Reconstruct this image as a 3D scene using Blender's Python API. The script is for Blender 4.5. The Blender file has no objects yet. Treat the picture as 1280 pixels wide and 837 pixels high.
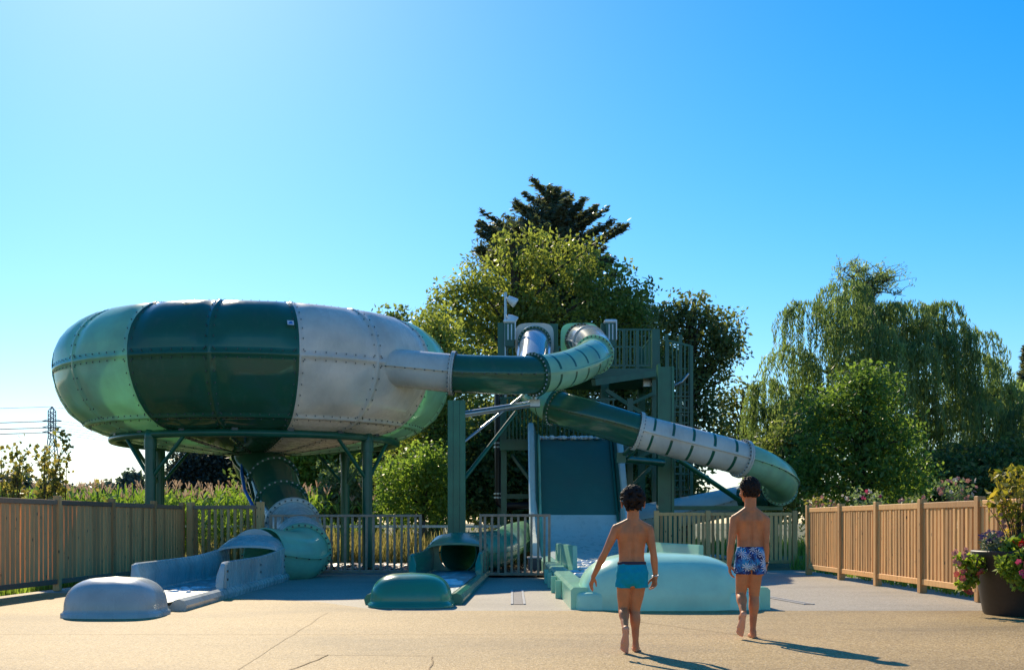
import bpy, bmesh, math, random
import numpy as np
from mathutils import Vector, Matrix
random.seed(7); RNG = np.random.default_rng(11)
PI = math.pi
S = bpy.context.scene
COL = S.collection
# ------------------------------------------------------------------ camera
CAMH = 0.95; F = 1500.0
cam = bpy.data.cameras.new('camera'); co = bpy.data.objects.new('camera', cam); COL.objects.link(co)
co.location = (0, 0, CAMH); co.rotation_euler = (PI/2, 0, 0)
cam.sensor_width = 36; cam.lens = F/1280*36; cam.shift_y = 234.5/1280; cam.clip_end = 5000; cam.clip_start = .05
S.camera = co
# ------------------------------------------------------------------ light
SAZ = math.radians(18.0); SEL = math.radians(33.0)      # sun: left of straight ahead, above the frame
sun_dir = Vector((-math.sin(SAZ)*math.cos(SEL), math.cos(SAZ)*math.cos(SEL), math.sin(SEL)))
W = bpy.data.worlds.new('World'); S.world = W; W.use_nodes = True
nt = W.node_tree; bg = nt.nodes['Background']
sky = nt.nodes.new('ShaderNodeTexSky'); sky.sky_type = 'NISHITA'; sky.sun_disc = False
sky.sun_elevation = SEL; sky.sun_rotation = -SAZ
sky.air_density = 1.2; sky.dust_density = 0.27; sky.ozone_density = 8.0; sky.altitude = 0
hs = nt.nodes.new('ShaderNodeHueSaturation'); hs.inputs['Saturation'].default_value = 1.3
gn = nt.nodes.new('ShaderNodeMix'); gn.data_type = 'RGBA'; gn.blend_type = 'MULTIPLY'; gn.inputs[0].default_value = 1; gn.inputs[7].default_value = (1.06, .975, .95, 1)
nt.links.new(sky.outputs[0], hs.inputs['Color']); nt.links.new(hs.outputs[0], gn.inputs[6]); nt.links.new(gn.outputs[2], bg.inputs[0])
bg.inputs[1].default_value = 0.099
sl = bpy.data.lights.new('sun', 'SUN'); so = bpy.data.objects.new('sun', sl); COL.objects.link(so)
sl.energy = 3.5; sl.angle = math.radians(.53); sl.color = (1, .86, .63)
so.rotation_euler = sun_dir.to_track_quat('Z', 'Y').to_euler()
S.view_settings.view_transform = 'Standard'; S.view_settings.look = 'None'; S.view_settings.exposure = 0.84
S.view_settings.gamma = 1
S.cycles.max_bounces = 8; S.cycles.transparent_max_bounces = 12

def P(px, py, Y): return Vector(((px-640)*Y/F, Y, CAMH+(653-py)*Y/F))
def G(px, py): Y = F*CAMH/(py-653); return Vector(((px-640)*Y/F, Y, 0))
# ------------------------------------------------------------------ mesh helpers
class MB:
    def __init__(s): s.v=[]; s.f=[]; s.m=[]; s.sm=[]
    def add(s, vs, fs, m=0, smooth=False):
        b=len(s.v); s.v += [tuple(v) for v in vs]
        for f in fs: s.f.append(tuple(b+i for i in f)); s.m.append(m); s.sm.append(smooth)
        return s
    def box(s, c, d, rz=0, m=0, bev=0):
        x,y,z=[q/2 for q in d]; cs,sn=math.cos(rz),math.sin(rz)
        if bev:
            r=bev; prof=[(-z,0),( -z+r,0)] 
            def ring(hx,hy,zz): return [(-hx,-hy+0,zz),(hx,-hy,zz),(hx,hy,zz),(-hx,hy,zz)]
            vs=ring(x-r,y-r,-z)+ring(x,y,-z+r)+ring(x,y,z-r)+ring(x-r,y-r,z)
            fs=[(3,2,1,0),(12,13,14,15)]
            for k in range(3):
                for i in range(4): j=(i+1)%4; fs.append((4*k+i,4*k+j,4*k+4+j,4*k+4+i))
        else:
            vs=[(-x,-y,-z),(x,-y,-z),(x,y,-z),(-x,y,-z),(-x,-y,z),(x,-y,z),(x,y,z),(-x,y,z)]
            fs=[(3,2,1,0),(4,5,6,7),(0,1,5,4),(1,2,6,5),(2,3,7,6),(3,0,4,7)]
        s.add([(c[0]+a*cs-b*sn, c[1]+a*sn+b*cs, c[2]+e) for a,b,e in vs], fs, m); return s
    def beam(s, p, q, w, h, m=0):
        p,q=Vector(p),Vector(q); t=(q-p).normalized(); up=Vector((0,0,1)) if abs(t.z)<.95 else Vector((0,1,0))
        b=t.cross(up).normalized()*w/2; n=b.cross(t).normalized()*h/2
        vs=[p-b-n,p+b-n,p+b+n,p-b+n,q-b-n,q+b-n,q+b+n,q-b+n]
        s.add(vs,[(0,1,2,3),(7,6,5,4),(4,5,1,0),(5,6,2,1),(6,7,3,2),(7,4,0,3)],m); return s
    def tube(s, pts, r, n=10, caps=True, m=0, smooth=True, closed=False):
        pts=[Vector(p) for p in pts]; K=len(pts); rs=r if hasattr(r,'__len__') else [r]*K
        vs=[]; prev=None
        for i,p in enumerate(pts):
            if closed: t=(pts[(i+1)%K]-pts[i-1]).normalized()
            else: t=(pts[min(i+1,K-1)]-pts[max(i-1,0)]).normalized()
            if prev is None:
                up=Vector((0,0,1)) if abs(t.z)<.9 else Vector((0,1,0)); nn=(up-t*t.dot(up)).normalized()
            else: nn=(prev-t*t.dot(prev)).normalized()
            prev=nn; bb=t.cross(nn)
            for k in range(n): a=2*PI*k/n; vs.append(p+(nn*math.cos(a)+bb*math.sin(a))*rs[i])
        fs=[]
        for i in range(K if closed else K-1):
            i2=(i+1)%K
            for k in range(n): k2=(k+1)%n; fs.append((i*n+k,i2*n+k,i2*n+k2,i*n+k2))
        s.add(vs,fs,m,smooth)
        if caps and not closed: s.add(vs[:n],[tuple(range(n))],m); s.add(vs[-n:],[tuple(range(n-1,-1,-1))],m)
        return s
    def loft(s, rings, m=0, smooth=True, caps=True):
        n=len(rings[0]); vs=[p for r in rings for p in r]; fs=[]
        for i in range(len(rings)-1):
            for k in range(n): k2=(k+1)%n; fs.append((i*n+k,i*n+k2,(i+1)*n+k2,(i+1)*n+k))
        s.add(vs,fs,m,smooth)
        if caps: s.add(rings[0],[tuple(range(n-1,-1,-1))],m); s.add(rings[-1],[tuple(range(n))],m)
        return s
    def grid(s, g, m=0, smooth=True, flip=False, closeu=False):
        R=len(g); C=len(g[0]); vs=[p for r in g for p in r]; fs=[]
        for i in range(R-1):
            for k in range(C-1+(1 if closeu else 0)):
                k2=(k+1)%C; f=(i*C+k,i*C+k2,(i+1)*C+k2,(i+1)*C+k); fs.append(f[::-1] if flip else f)
        s.add(vs,fs,m,smooth); return s
    def ell(s, c, r, n=12, k=8, m=0, rot=None):
        rings=[]
        for i in range(1,k):
            a=PI*i/k; ring=[]
            for j in range(n):
                b=2*PI*j/n; v=Vector((r[0]*math.sin(a)*math.cos(b), r[1]*math.sin(a)*math.sin(b), -r[2]*math.cos(a)))
                if rot is not None: v=rot@v
                ring.append(Vector(c)+v)
            rings.append(ring)
        s.loft(rings,m); return s
    def mesh(s, name):
        me=bpy.data.meshes.new(name); me.from_pydata([tuple(v) for v in s.v],[],s.f)
        me.polygons.foreach_set('material_index',s.m); me.polygons.foreach_set('use_smooth',s.sm); me.update(); return me
    def obj(s, name, mats, parent=None, loc=(0,0,0), label=None):
        me=s.mesh(name)
        for m in (mats if isinstance(mats,(list,tuple)) else [mats]): me.materials.append(m)
        o=bpy.data.objects.new(name,me); COL.objects.link(o); o.location=loc
        if parent: o.parent=parent
        if label: o['label']=label
        return o
def tag(o, label=None, cat=None, group=None, kind=None):
    if label: o['label']=label
    if cat: o['category']=cat
    if group: o['group']=group
    if kind: o['kind']=kind
    return o
def thing(name, label, cat, loc=(0,0,0), rz=0, group=None):
    o=bpy.data.objects.new(name,None); COL.objects.link(o); o.empty_display_size=.2
    o.location=loc; o.rotation_euler=(0,0,rz); return tag(o,label,cat,group)
def inst(name, me, parent, loc, rot=(0,0,0), sc=(1,1,1)):
    o=bpy.data.objects.new(name,me); COL.objects.link(o); o.parent=parent; o.location=loc; o.rotation_euler=rot; o.scale=sc; return o
def catmull(pts, k=8):
    pts=[Vector(p) for p in pts]; out=[]
    for i in range(len(pts)-1):
        p0=pts[i-1] if i>0 else pts[0]*2-pts[1]; p1,p2=pts[i],pts[i+1]; p3=pts[i+2] if i+2<len(pts) else pts[-1]*2-pts[-2]
        for j in range(k):
            t=j/k; out.append(.5*((2*p1)+(p2-p0)*t+(2*p0-5*p1+4*p2-p3)*t*t+(3*p1-p0-3*p2+p3)*t**3))
    out.append(pts[-1]); return out
# ------------------------------------------------------------------ materials
def newmat(name):
    m=bpy.data.materials.new(name); m.use_nodes=True; n=m.node_tree; b=n.nodes['Principled BSDF']; return m,n,b
def N(n, t, **kw):
    x=n.nodes.new(t)
    for k,v in kw.items():
        if k in x.inputs: x.inputs[k].default_value=v
        else: setattr(x,k,v)
    return x
def ramp(n, fac, stops):
    r=n.nodes.new('ShaderNodeValToRGB'); e=r.color_ramp.elements
    while len(e)<len(stops): e.new(.5)
    for i,(p,c) in enumerate(stops): e[i].position=p; e[i].color=(*c,1) if len(c)==3 else c
    n.links.new(fac,r.inputs[0]); return r.outputs[0]
def mixc(n, fac, a, b, mode='MIX'):
    x=n.nodes.new('ShaderNodeMix'); x.data_type='RGBA'; x.blend_type=mode
    for v,i in ((fac,0),(a,6),(b,7)):
        if hasattr(v,'is_output'): n.links.new(v,x.inputs[i])
        else: x.inputs[i].default_value=v if i==0 else ((*v,1) if len(v)==3 else v)
    return x.outputs[2]
def coord(n, which='Object', scale=None):
    t=n.nodes.new('ShaderNodeTexCoord'); o=t.outputs[which]
    if scale:
        mp=n.nodes.new('ShaderNodeMapping'); mp.inputs['Scale'].default_value=scale; n.links.new(o,mp.inputs[0]); o=mp.outputs[0]
    return o
def noise(n, vec, scale, detail=4, rough=.55):
    x=N(n,'ShaderNodeTexNoise',Scale=scale,Detail=detail,Roughness=rough); n.links.new(vec,x.inputs['Vector']); return x.outputs[0]
def bump(n, b, h, strength=.2, dist=.01):
    x=N(n,'ShaderNodeBump',Strength=strength,Distance=dist); n.links.new(h,x.inputs['Height']); n.links.new(x.outputs[0],b.inputs['Normal'])
def gel(name, c, rough=.16, trans=0, dirt=.25, wav=.06):
    """glass-fibre gelcoat: coloured, glossy, faintly wavy, with lime and dirt marks"""
    m,n,b=newmat(name); v=coord(n)
    a=noise(n,v,1.3,6,.6); c2=tuple(min(1,x*(1-dirt)+.02) for x in c); c3=tuple(min(1,x*1.12+.008) for x in c)
    colr=ramp(n,a,[(.3,c2),(.55,c),(.75,c3)])
    st=noise(n,coord(n,scale=(3,3,.9)),2.2,6,.65)
    colr=mixc(n,ramp(n,st,[(.55,(0,0,0)),(.85,(.11,.11,.11))]),colr,(.34,.33,.27))
    n.links.new(colr,b.inputs['Base Color'])
    rr=N(n,'ShaderNodeMapRange'); rr.inputs[3].default_value=rough*.7; rr.inputs[4].default_value=rough*2.0; n.links.new(st,rr.inputs[0]); n.links.new(rr.outputs[0],b.inputs['Roughness'])
    b.inputs['IOR'].default_value=1.5
    bump(n,b,noise(n,v,2.0,2,.4),wav,.05)
    if trans:
        out=n.nodes['Material Output']; t=n.nodes.new('ShaderNodeBsdfTranslucent'); n.links.new(colr,t.inputs[0])
        mx=n.nodes.new('ShaderNodeMixShader'); mx.inputs[0].default_value=trans
        n.links.new(b.outputs[0],mx.inputs[1]); n.links.new(t.outputs[0],mx.inputs[2]); n.links.new(mx.outputs[0],out.inputs[0])
    return m
def plain(name, c, rough=.5, metal=0, var=.2, scale=6, bmp=0, dist=.01):
    m,n,b=newmat(name); a=noise(n,coord(n),scale,5)
    n.links.new(ramp(n,a,[(.3,tuple(x*(1-var) for x in c)),(.7,tuple(min(1,x*(1+var)) for x in c))]),b.inputs['Base Color'])
    b.inputs['Roughness'].default_value=rough; b.inputs['Metallic'].default_value=metal
    if bmp: bump(n,b,a,bmp,dist)
    return m
def wood(name, c, var=.35):
    m,n,b=newmat(name); oi=n.nodes.new('ShaderNodeObjectInfo')
    t=n.nodes.new('ShaderNodeTexCoord'); ad=n.nodes.new('ShaderNodeVectorMath'); ad.operation='ADD'
    mu=n.nodes.new('ShaderNodeMath'); mu.operation='MULTIPLY'; mu.inputs[1].default_value=37
    n.links.new(oi.outputs['Random'],mu.inputs[0]); n.links.new(t.outputs['Object'],ad.inputs[0]); n.links.new(mu.outputs[0],ad.inputs[1])
    mp=n.nodes.new('ShaderNodeMapping'); mp.inputs['Scale'].default_value=(26,26,1.4); n.links.new(ad.outputs[0],mp.inputs[0])
    g=noise(n,mp.outputs[0],2.0,6,.6)
    base=ramp(n,g,[(.25,tuple(x*(1-var) for x in c)),(.5,c),(.8,tuple(min(1,x*(1+var*.6)) for x in c))])
    tint=ramp(n,oi.outputs['Random'],[(0,(.62,.54,.48)),(.35,(.9,.85,.80)),(.7,(1.02,.94,.86)),(1,(1.12,.98,.84))])
    cc=mixc(n,1.0,base,tint,'MULTIPLY')
    k=N(n,'ShaderNodeTexVoronoi',Scale=4.0); mp2=n.nodes.new('ShaderNodeMapping'); mp2.inputs['Scale'].default_value=(2.2,2.2,1); n.links.new(ad.outputs[0],mp2.inputs[0]); n.links.new(mp2.outputs[0],k.inputs['Vector'])
    cc=mixc(n,ramp(n,k.outputs['Distance'],[(.06,(1,1,1)),(.12,(0,0,0))]),cc,(.035,.018,.01))
    n.links.new(cc,b.inputs['Base Color']); b.inputs['Roughness'].default_value=.7
    bump(n,b,g,.35,.006); return m
def leafmat(name, dark, light, trans=.30, tcol=None, gloss=.12):
    m,n,b=newmat(name); at=n.nodes.new('ShaderNodeAttribute'); at.attribute_name='tint'
    c=ramp(n,at.outputs['Fac'],[(0,dark),(1,light)])
    out=n.nodes['Material Output']; n.links.new(c,b.inputs['Base Color']); b.inputs['Roughness'].default_value=.45; b.inputs['Specular IOR Level'].default_value=gloss*3
    t=n.nodes.new('ShaderNodeBsdfTranslucent')
    tc=mixc(n,1.0,c,tcol or (1.35,1.45,.7),'MULTIPLY'); n.links.new(tc,t.inputs[0])
    mx=n.nodes.new('ShaderNodeMixShader'); mx.inputs[0].default_value=trans
    n.links.new(b.outputs[0],mx.inputs[1]); n.links.new(t.outputs[0],mx.inputs[2]); n.links.new(mx.outputs[0],out.inputs[0])
    return m
M={}
M['dark']=gel('dark_green_gelcoat',(.030,.125,.068),.10,trans=.05)
M['mint']=gel('mint_gelcoat',(.44,.78,.52),.13,trans=.30)
M['grey']=gel('grey_gelcoat',(.78,.72,.62),.2,trans=.14,dirt=.24)
M['runout']=gel('grey_runout_gelcoat',(.52,.54,.50),.2,dirt=.3)
M['greyfloor']=gel('blue_grey_gelcoat',(.62,.70,.64),.22,dirt=.15)
M['aqua']=gel('aqua_gelcoat',(.50,.86,.60),.17)
M['dkaqua']=gel('deep_green_gelcoat',(.025,.25,.16),.15)
M['steel']=plain('green_steel_paint',(.012,.105,.06),.3,0,.2,3)
M['steel2']=plain('bright_green_steel_paint',(.016,.15,.075),.3,0,.2,3)
M['bolt']=plain('bolt_steel',(.25,.25,.25),.35,.9)
M['darkbolt']=plain('dark_bolt',(.07,.08,.075),.4,.3)
M['zinc']=plain('galvanised_steel',(.42,.44,.45),.35,.9,.15,8)
M['white']=plain('white_paint',(.75,.77,.78),.4)
M['black']=plain('black_plastic',(.012,.012,.014),.35)
M['blue']=plain('blue_pipe',(.02,.15,.5),.4)
M['brownsteel']=plain('brown_railing_paint',(.42,.24,.15),.5,0,.25,9)
M['slide_seam']=plain('joint_sealant',(.03,.04,.04),.6)
M['woodL']=wood('weathered_larch',(.80,.42,.17))
M['woodR']=wood('fresh_larch',(.80,.45,.17),.34)
M['woodG']=wood('grey_larch',(.80,.48,.20),.3)
M['railL']=wood('dark_rail_wood',(.32,.20,.13))
M['pool']=gel('pool_mint_gelcoat',(.42,.78,.56),.16,trans=.2,dirt=.12)
M['bark']=plain('bark',(.06,.045,.032),.9,0,.4,14,.6,.03)
M['pot']=plain('dark_brown_pot',(.035,.026,.022),.55,0,.15,30,.1,.003)
M['concrete']=plain('pale_concrete',(.42,.41,.39),.85,0,.15,5,.2)
m,n,b=newmat('clear_acrylic'); out=n.nodes['Material Output']
tr=N(n,'ShaderNodeBsdfTransparent'); tr.inputs[0].default_value=(.82,.9,.93,1); gl=n.nodes.new('ShaderNodeBsdfGlossy'); gl.inputs['Roughness'].default_value=.07
b.inputs['Base Color'].default_value=(.55,.66,.70,1); b.inputs['Roughness'].default_value=.2
lw=N(n,'ShaderNodeLayerWeight',Blend=.45); mx=n.nodes.new('ShaderNodeMixShader'); n.links.new(lw.outputs['Fresnel'],mx.inputs[0]); n.links.new(tr.outputs[0],mx.inputs[1]); n.links.new(gl.outputs[0],mx.inputs[2])
mx2=n.nodes.new('ShaderNodeMixShader'); mx2.inputs[0].default_value=.4; n.links.new(mx.outputs[0],mx2.inputs[1]); n.links.new(b.outputs[0],mx2.inputs[2]); n.links.new(mx2.outputs[0],out.inputs[0]); M['clear']=m
# paving materials: speckled resin-bound aggregate
def paving(name, cols, scale=170, patch=.36):
    m,n,b=newmat(name); v=coord(n)
    w=N(n,'ShaderNodeTexVoronoi',Scale=scale/2.2); n.links.new(v,w.inputs['Vector'])
    sp=ramp(n,w.outputs['Color'],[(0,cols[0]),(.35,cols[1]),(.7,cols[2]),(1,cols[3])])
    big=noise(n,coord(n,scale=(.5,1.0,1)),.6,6,.6)
    sp=mixc(n,1.0,sp,ramp(n,big,[(.3,(1-patch,)*3),(.5,(1,1,1)),(.75,(1+patch*.5,)*3)]),'MULTIPLY')
    st=noise(n,coord(n,scale=(.35,2.2,1)),1.1,7,.7)
    sp=mixc(n,ramp(n,st,[(.58,(0,0,0)),(.75,(.35,.35,.35))]),sp,tuple(x*.6 for x in cols[1]))
    n.links.new(sp,b.inputs['Base Color']); b.inputs['Roughness'].default_value=.75
    bump(n,b,w.outputs['Distance'],.5,.006); return m,n,b,sp
m,n,b,sp=paving('tan_resin_paving',[(.135,.068,.010),(.355,.197,.034),(.475,.277,.056),(.66,.445,.15)])
# the resin is paler and pinker towards the left of the deck
xs=n.nodes.new('ShaderNodeSeparateXYZ'); n.links.new(coord(n,'Generated'),xs.inputs[0])
sp2=mixc(n,ramp(n,xs.outputs[0],[(.36,(.9,.9,.9)),(.50,(0,0,0))]),sp,mixc(n,1.0,sp,(.93,1.05,1.9),'MULTIPLY')); n.links.new(sp2,b.inputs['Base Color']); M['tan']=m
M['paving']=paving('grey_concrete_paving',[(.20,.168,.125),(.33,.28,.21),(.385,.33,.25),(.51,.44,.35)],150,.2)[0]
m,n,b=newmat('field_grass'); v=coord(n); a=noise(n,v,.35,8,.65); c=ramp(n,a,[(.3,(.05,.07,.02)),(.5,(.12,.12,.04)),(.7,(.22,.18,.08))]); n.links.new(c,b.inputs['Base Color']); b.inputs['Roughness'].default_value=.9; bump(n,b,noise(n,v,6,6),.8,.1); M['grass']=m
m,n,b=newmat('slide_water'); b.inputs['Roughness'].default_value=.05
v=coord(n,scale=(1,.6,1)); h=noise(n,v,9,5,.6); bump(n,b,h,.6,.05)
fo=noise(n,v,5,8,.7); cc=ramp(n,fo,[(.48,(.15,.24,.23)),(.62,(.62,.68,.66))]); n.links.new(cc,b.inputs['Base Color']); rg=ramp(n,fo,[(.42,(.3,)*3),(.55,(.7,)*3)]); n.links.new(rg,b.inputs['Roughness']); M['water']=m
m,n,b=newmat('white_foam'); b.inputs['Base Color'].default_value=(.8,.84,.85,1); b.inputs['Roughness'].default_value=.5; bump(n,b,noise(n,coord(n),25,5),.8,.03); M['foam']=m
# ------------------------------------------------------------------ ground and paving
def sheet(name, pts, z, mat):
    mb=MB(); mb.add([(x,y,z) for x,y in pts],[tuple(range(len(pts)))]); return tag(mb.obj(name,mat),kind='structure')
sheet('ground',[(-1500,-300),(1500,-300),(1500,2600),(-1500,2600)],-.03,M['grass'])
sheet('grey_paving',[(-6.9,11),(12,11),(12,26.2),(-1,22.1),(-6.3,22.1)],-.004,M['paving'])
sheet('resin_paving',[(-7.2,-45),(40,-45),(40,12.95),(14,12.95),(-1.4,12.97),(-2.3,14.4),(-4.5,15.6),(-6.55,16.4)],.002,M['tan'])
jm=plain('joint_dark',(.31,.20,.085),.9)
def joint(pts, w=.012, z=.006, mat=jm):
    mb=MB()
    for a,b_ in zip(pts,pts[1:]):
        a,b_=Vector(a),Vector(b_); d=(b_-a).normalized(); q=Vector((-d.y,d.x))*w/2
        mb.add([(*(a-q),z),(*(b_-q),z),(*(b_+q),z),(*(a+q),z)],[(0,1,2,3)])
    return tag(mb.obj('paving_joint',mat),kind='structure')
def wob(p,q,n=14,a=.012):
    return [(p[0]+(q[0]-p[0])*i/n+random.uniform(-a,a), p[1]+(q[1]-p[1])*i/n+random.uniform(-a,a)) for i in range(n+1)]
joint(wob((-6,10.2),(7,10.15),60),.008)
joint(wob((-1.75,7.6),(-1.95,12.7)),.004)
joint(wob((-1.43,7.7),(-1.31,8.6),6),.011); joint(wob((-.53,7.7),(-.56,8.5),6),.010)
joint(wob((-1.4,8.6),(-.5,8.55),8),.008)
joint(wob((1.2,11.5),(2.2,9.6),10),.01)
sheet('kerb_edge',[(-1.3,12.97),(12,12.95),(12,13.0),(-1.3,13.02)],.004,M['paving'])
# hatches with pale edges let into the grey paving
def hatch(x0,x1,y0,y1,label,skew=0):
    t=thing('floor_hatch',label,'floor hatch',(x0,y0,0))
    w,l=x1-x0,y1-y0
    mb=MB(); mb.add([(0.02,0,.002),(w-.02,0,.002),(w-.02+skew,l,.002),(.02+skew,l,.002)],[(0,1,2,3)]); mb.obj('hatch_lid',plain('hatch_grey',(.20,.18,.17),.8),t)
    for xx in (0,w):
        e=MB(); e.beam((xx,0,.003),(xx+skew,l,.003),.03,.008); e.obj('hatch_edge',M['concrete'],t)
    return t
hatch(0,.145,14.0,17.0,'narrow floor hatch with two pale edge strips between the dark green and aqua run outs')
hatch(3.42,3.52,14.0,16.6,'pair of pale strips let into grey paving right of the aqua run out',-.35)
# pale strips and bark behind the railings
def slab(name, x0,x1,y0,y1,h,mat=None):
    mb=MB(); mb.box(((x0+x1)/2,(y0+y1)/2,h/2-.02),(x1-x0,y1-y0,h+.04),bev=.012); return tag(mb.obj(name,mat or M['concrete']),kind='structure')
slab('concrete_kerb',-6.0,-.55,22.25,22.9,.05); slab('concrete_path',-9,-.2,26.3,27.4,.03); slab('gravel_path',-9,6,33.2,35,.03)
def mulch():
    n=5200; mb=[]; V=np.zeros((n*4,3)); 
    x=RNG.uniform(-6.2,.75,n); y=RNG.uniform(22.9,26.3,n); x2=RNG.uniform(-1.2,.7,n//3); y2=RNG.uniform(20.9,23.5,n//3); x[:n//3]=x2; y[:n//3]=y2
    a=RNG.uniform(0,6.28,n); l=RNG.uniform(.03,.09,n); w=l*RNG.uniform(.3,.6,n); z=RNG.uniform(.005,.05,n); tl=RNG.uniform(-.6,.6,n)
    for k,(u,v) in enumerate(((-1,-1),(1,-1),(1,1),(-1,1))):
        V[k::4,0]=x+u*l*np.cos(a)-v*w*np.sin(a); V[k::4,1]=y+u*l*np.sin(a)+v*w*np.cos(a); V[k::4,2]=z+u*l*tl*.5+.02
    return V
def quadmesh(name,V,mat,tint=None):
    n=len(V)//4; me=bpy.data.meshes.new(name)
    me.vertices.add(len(V)); me.vertices.foreach_set('co',V.astype(np.float32).ravel())
    me.loops.add(n*4); me.loops.foreach_set('vertex_index',np.arange(n*4,dtype=np.int32))
    me.polygons.add(n); me.polygons.foreach_set('loop_start',np.arange(0,n*4,4,dtype=np.int32))
    me.update(calc_edges=True)
    if tint is not None:
        at=me.attributes.new('tint','FLOAT','FACE'); at.data.foreach_set('value',tint.astype(np.float32))
    me.materials.append(mat); return me
def qobj(name,V,mat,tint=None,parent=None):
    o=bpy.data.objects.new(name,quadmesh(name,V,mat,tint)); COL.objects.link(o)
    if parent: o.parent=parent
    return o
mm=leafmat('bark_chips',(.06,.03,.02),(.30,.15,.09),.02)
V=mulch(); tag(qobj('bark_mulch',V,mm,RNG.random(len(V)//4)),kind='stuff',label='red brown bark chips on the ground behind the railings')
sheet('mulch_bed',[(-6.2,22.9),(.9,22.9),(.9,26.3),(-6.2,26.3)],-.008,plain('mulch_soil',(.07,.04,.028),.95,0,.4,30,.8,.03))
sheet('mulch_border',[(-1.25,20.9),(.75,20.9),(.75,22.89),(-1.25,22.89)],.004,plain('mulch_soil2',(.08,.045,.03),.95,0,.4,30,.8,.03))
# ------------------------------------------------------------------ fences
def fence(kind, label, cat, p0, p1, posts, h, pitch, sw, st, wm, pm, rm, bot=.12, postw=.09, posth=.06, rail_h=.07, group=None, railw=.05, skip=()):
    p0,p1=Vector(p0),Vector(p1); d=p1-p0; L=d.length; rz=math.atan2(d.y,d.x)
    t=thing(kind,label,cat,(p0.x,p0.y,0),rz,group)
    pmsh=MB().box((0,0,(h+posth)/2),(postw,postw,h+posth),bev=.006).mesh('post'); pmsh.materials.append(pm)
    for x in posts: inst('post',pmsh,t,(x,0,0))
    for a,b_ in zip(posts,posts[1:]):
        l=b_-a-postw-.006
        for zz,nm in ((h-rail_h/2,'top_rail'),(bot,'bottom_rail')):
            mb=MB().box((l/2,0,0),(l,railw,rail_h),bev=.005); r=mb.obj(nm,rm,t,(a+postw/2+.003,0,zz))
    sm=MB().box((0,0,0),(sw,st,h-bot-rail_h-.02),bev=.003).mesh('slat'); sm.materials.append(wm)
    for a,b_ in zip(posts,posts[1:]):
        k=max(1,int(round((b_-a-postw)/pitch))); pp=(b_-a-postw)/k
        for i in range(k):
            x=a+postw/2+pp*(i+.5)
            inst('slat',sm,t,(x+random.uniform(-.004,.004),random.uniform(-.004,.004),(h-rail_h+bot)/2+.01),(random.uniform(-.004,.004),random.uniform(-.006,.006),random.uniform(-.05,.05)))
    return t
# left fence runs away from the camera
A=Vector((-6.56,12.6)); B=Vector((-6.11,22.2)); LL=(B-A).length
fence('wooden_fence','brown slatted wooden fence on the left behind the grey run out','fence',A,B,[0,2.15,4.2,6.2,8.1,LL],1.27,.142,.105,.022,M['woodL'],M['woodL'],M['railL'],.13)
fence('wooden_fence','open brown picket fence under the bowl with maize showing through','fence',(-6.06,22.25),(-4.56,21.75),[0.12,1.58],1.27,.13,.05,.03,M['woodL'],M['woodL'],M['railL'],.14,.11)
fence('metal_railing','long brown metal railing behind the grey elbow and under the bowl','railing',(-4.46,21.7),(-1.62,21.55),[.1,2.82],1.1,.127,.04,.03,M['brownsteel'],M['brownsteel'],M['brownsteel'],.07,.045,0,.045)
fence('metal_railing','short brown metal railing between dark green trough and wide slide','railing',(-.56,20.6),(.66,20.6),[0.02,1.2],1.1,.118,.04,.03,M['brownsteel'],M['brownsteel'],M['brownsteel'],.07,.045,0,.045)
fence('wooden_fence','greyish slatted fence behind the aqua run out and the boys','fence',(3.08,25.6),(6.05,25.6),[0,1.1,2.05,2.95],1.17,.105,.062,.025,M['woodG'],M['woodG'],M['woodG'],.12,.1,.04)
rp=[(5.66,12.4),(5.6,14.4),(5.53,16.3),(5.45,18.15),(5.42,20.0),(5.44,22.0)]
d0=Vector(rp[-1])-Vector(rp[0])
fence('wooden_fence','pale new slatted wooden fence along the right side with sunlit rails','fence',rp[0],rp[-1],[0,2.0,3.9,5.75,7.6,9.6],1.22,.127,.068,.03,M['woodR'],M['woodR'],M['woodR'],.15,.1,.05,.08)
# thin steel fence at the field edge
t=thing('wire_fence','thin pale rail on black posts at the edge of the maize field','fence',(-11,30,0))
for x in (1.2,4.3,7.4,8.8,10.2): MB().box((x,0,.5),(.07,.07,1.0)).obj('post',M['black'],t)
MB().beam((0,-.05,.86),(11,-.05,.86),.04,.06).obj('rail',M['white'],t)
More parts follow.
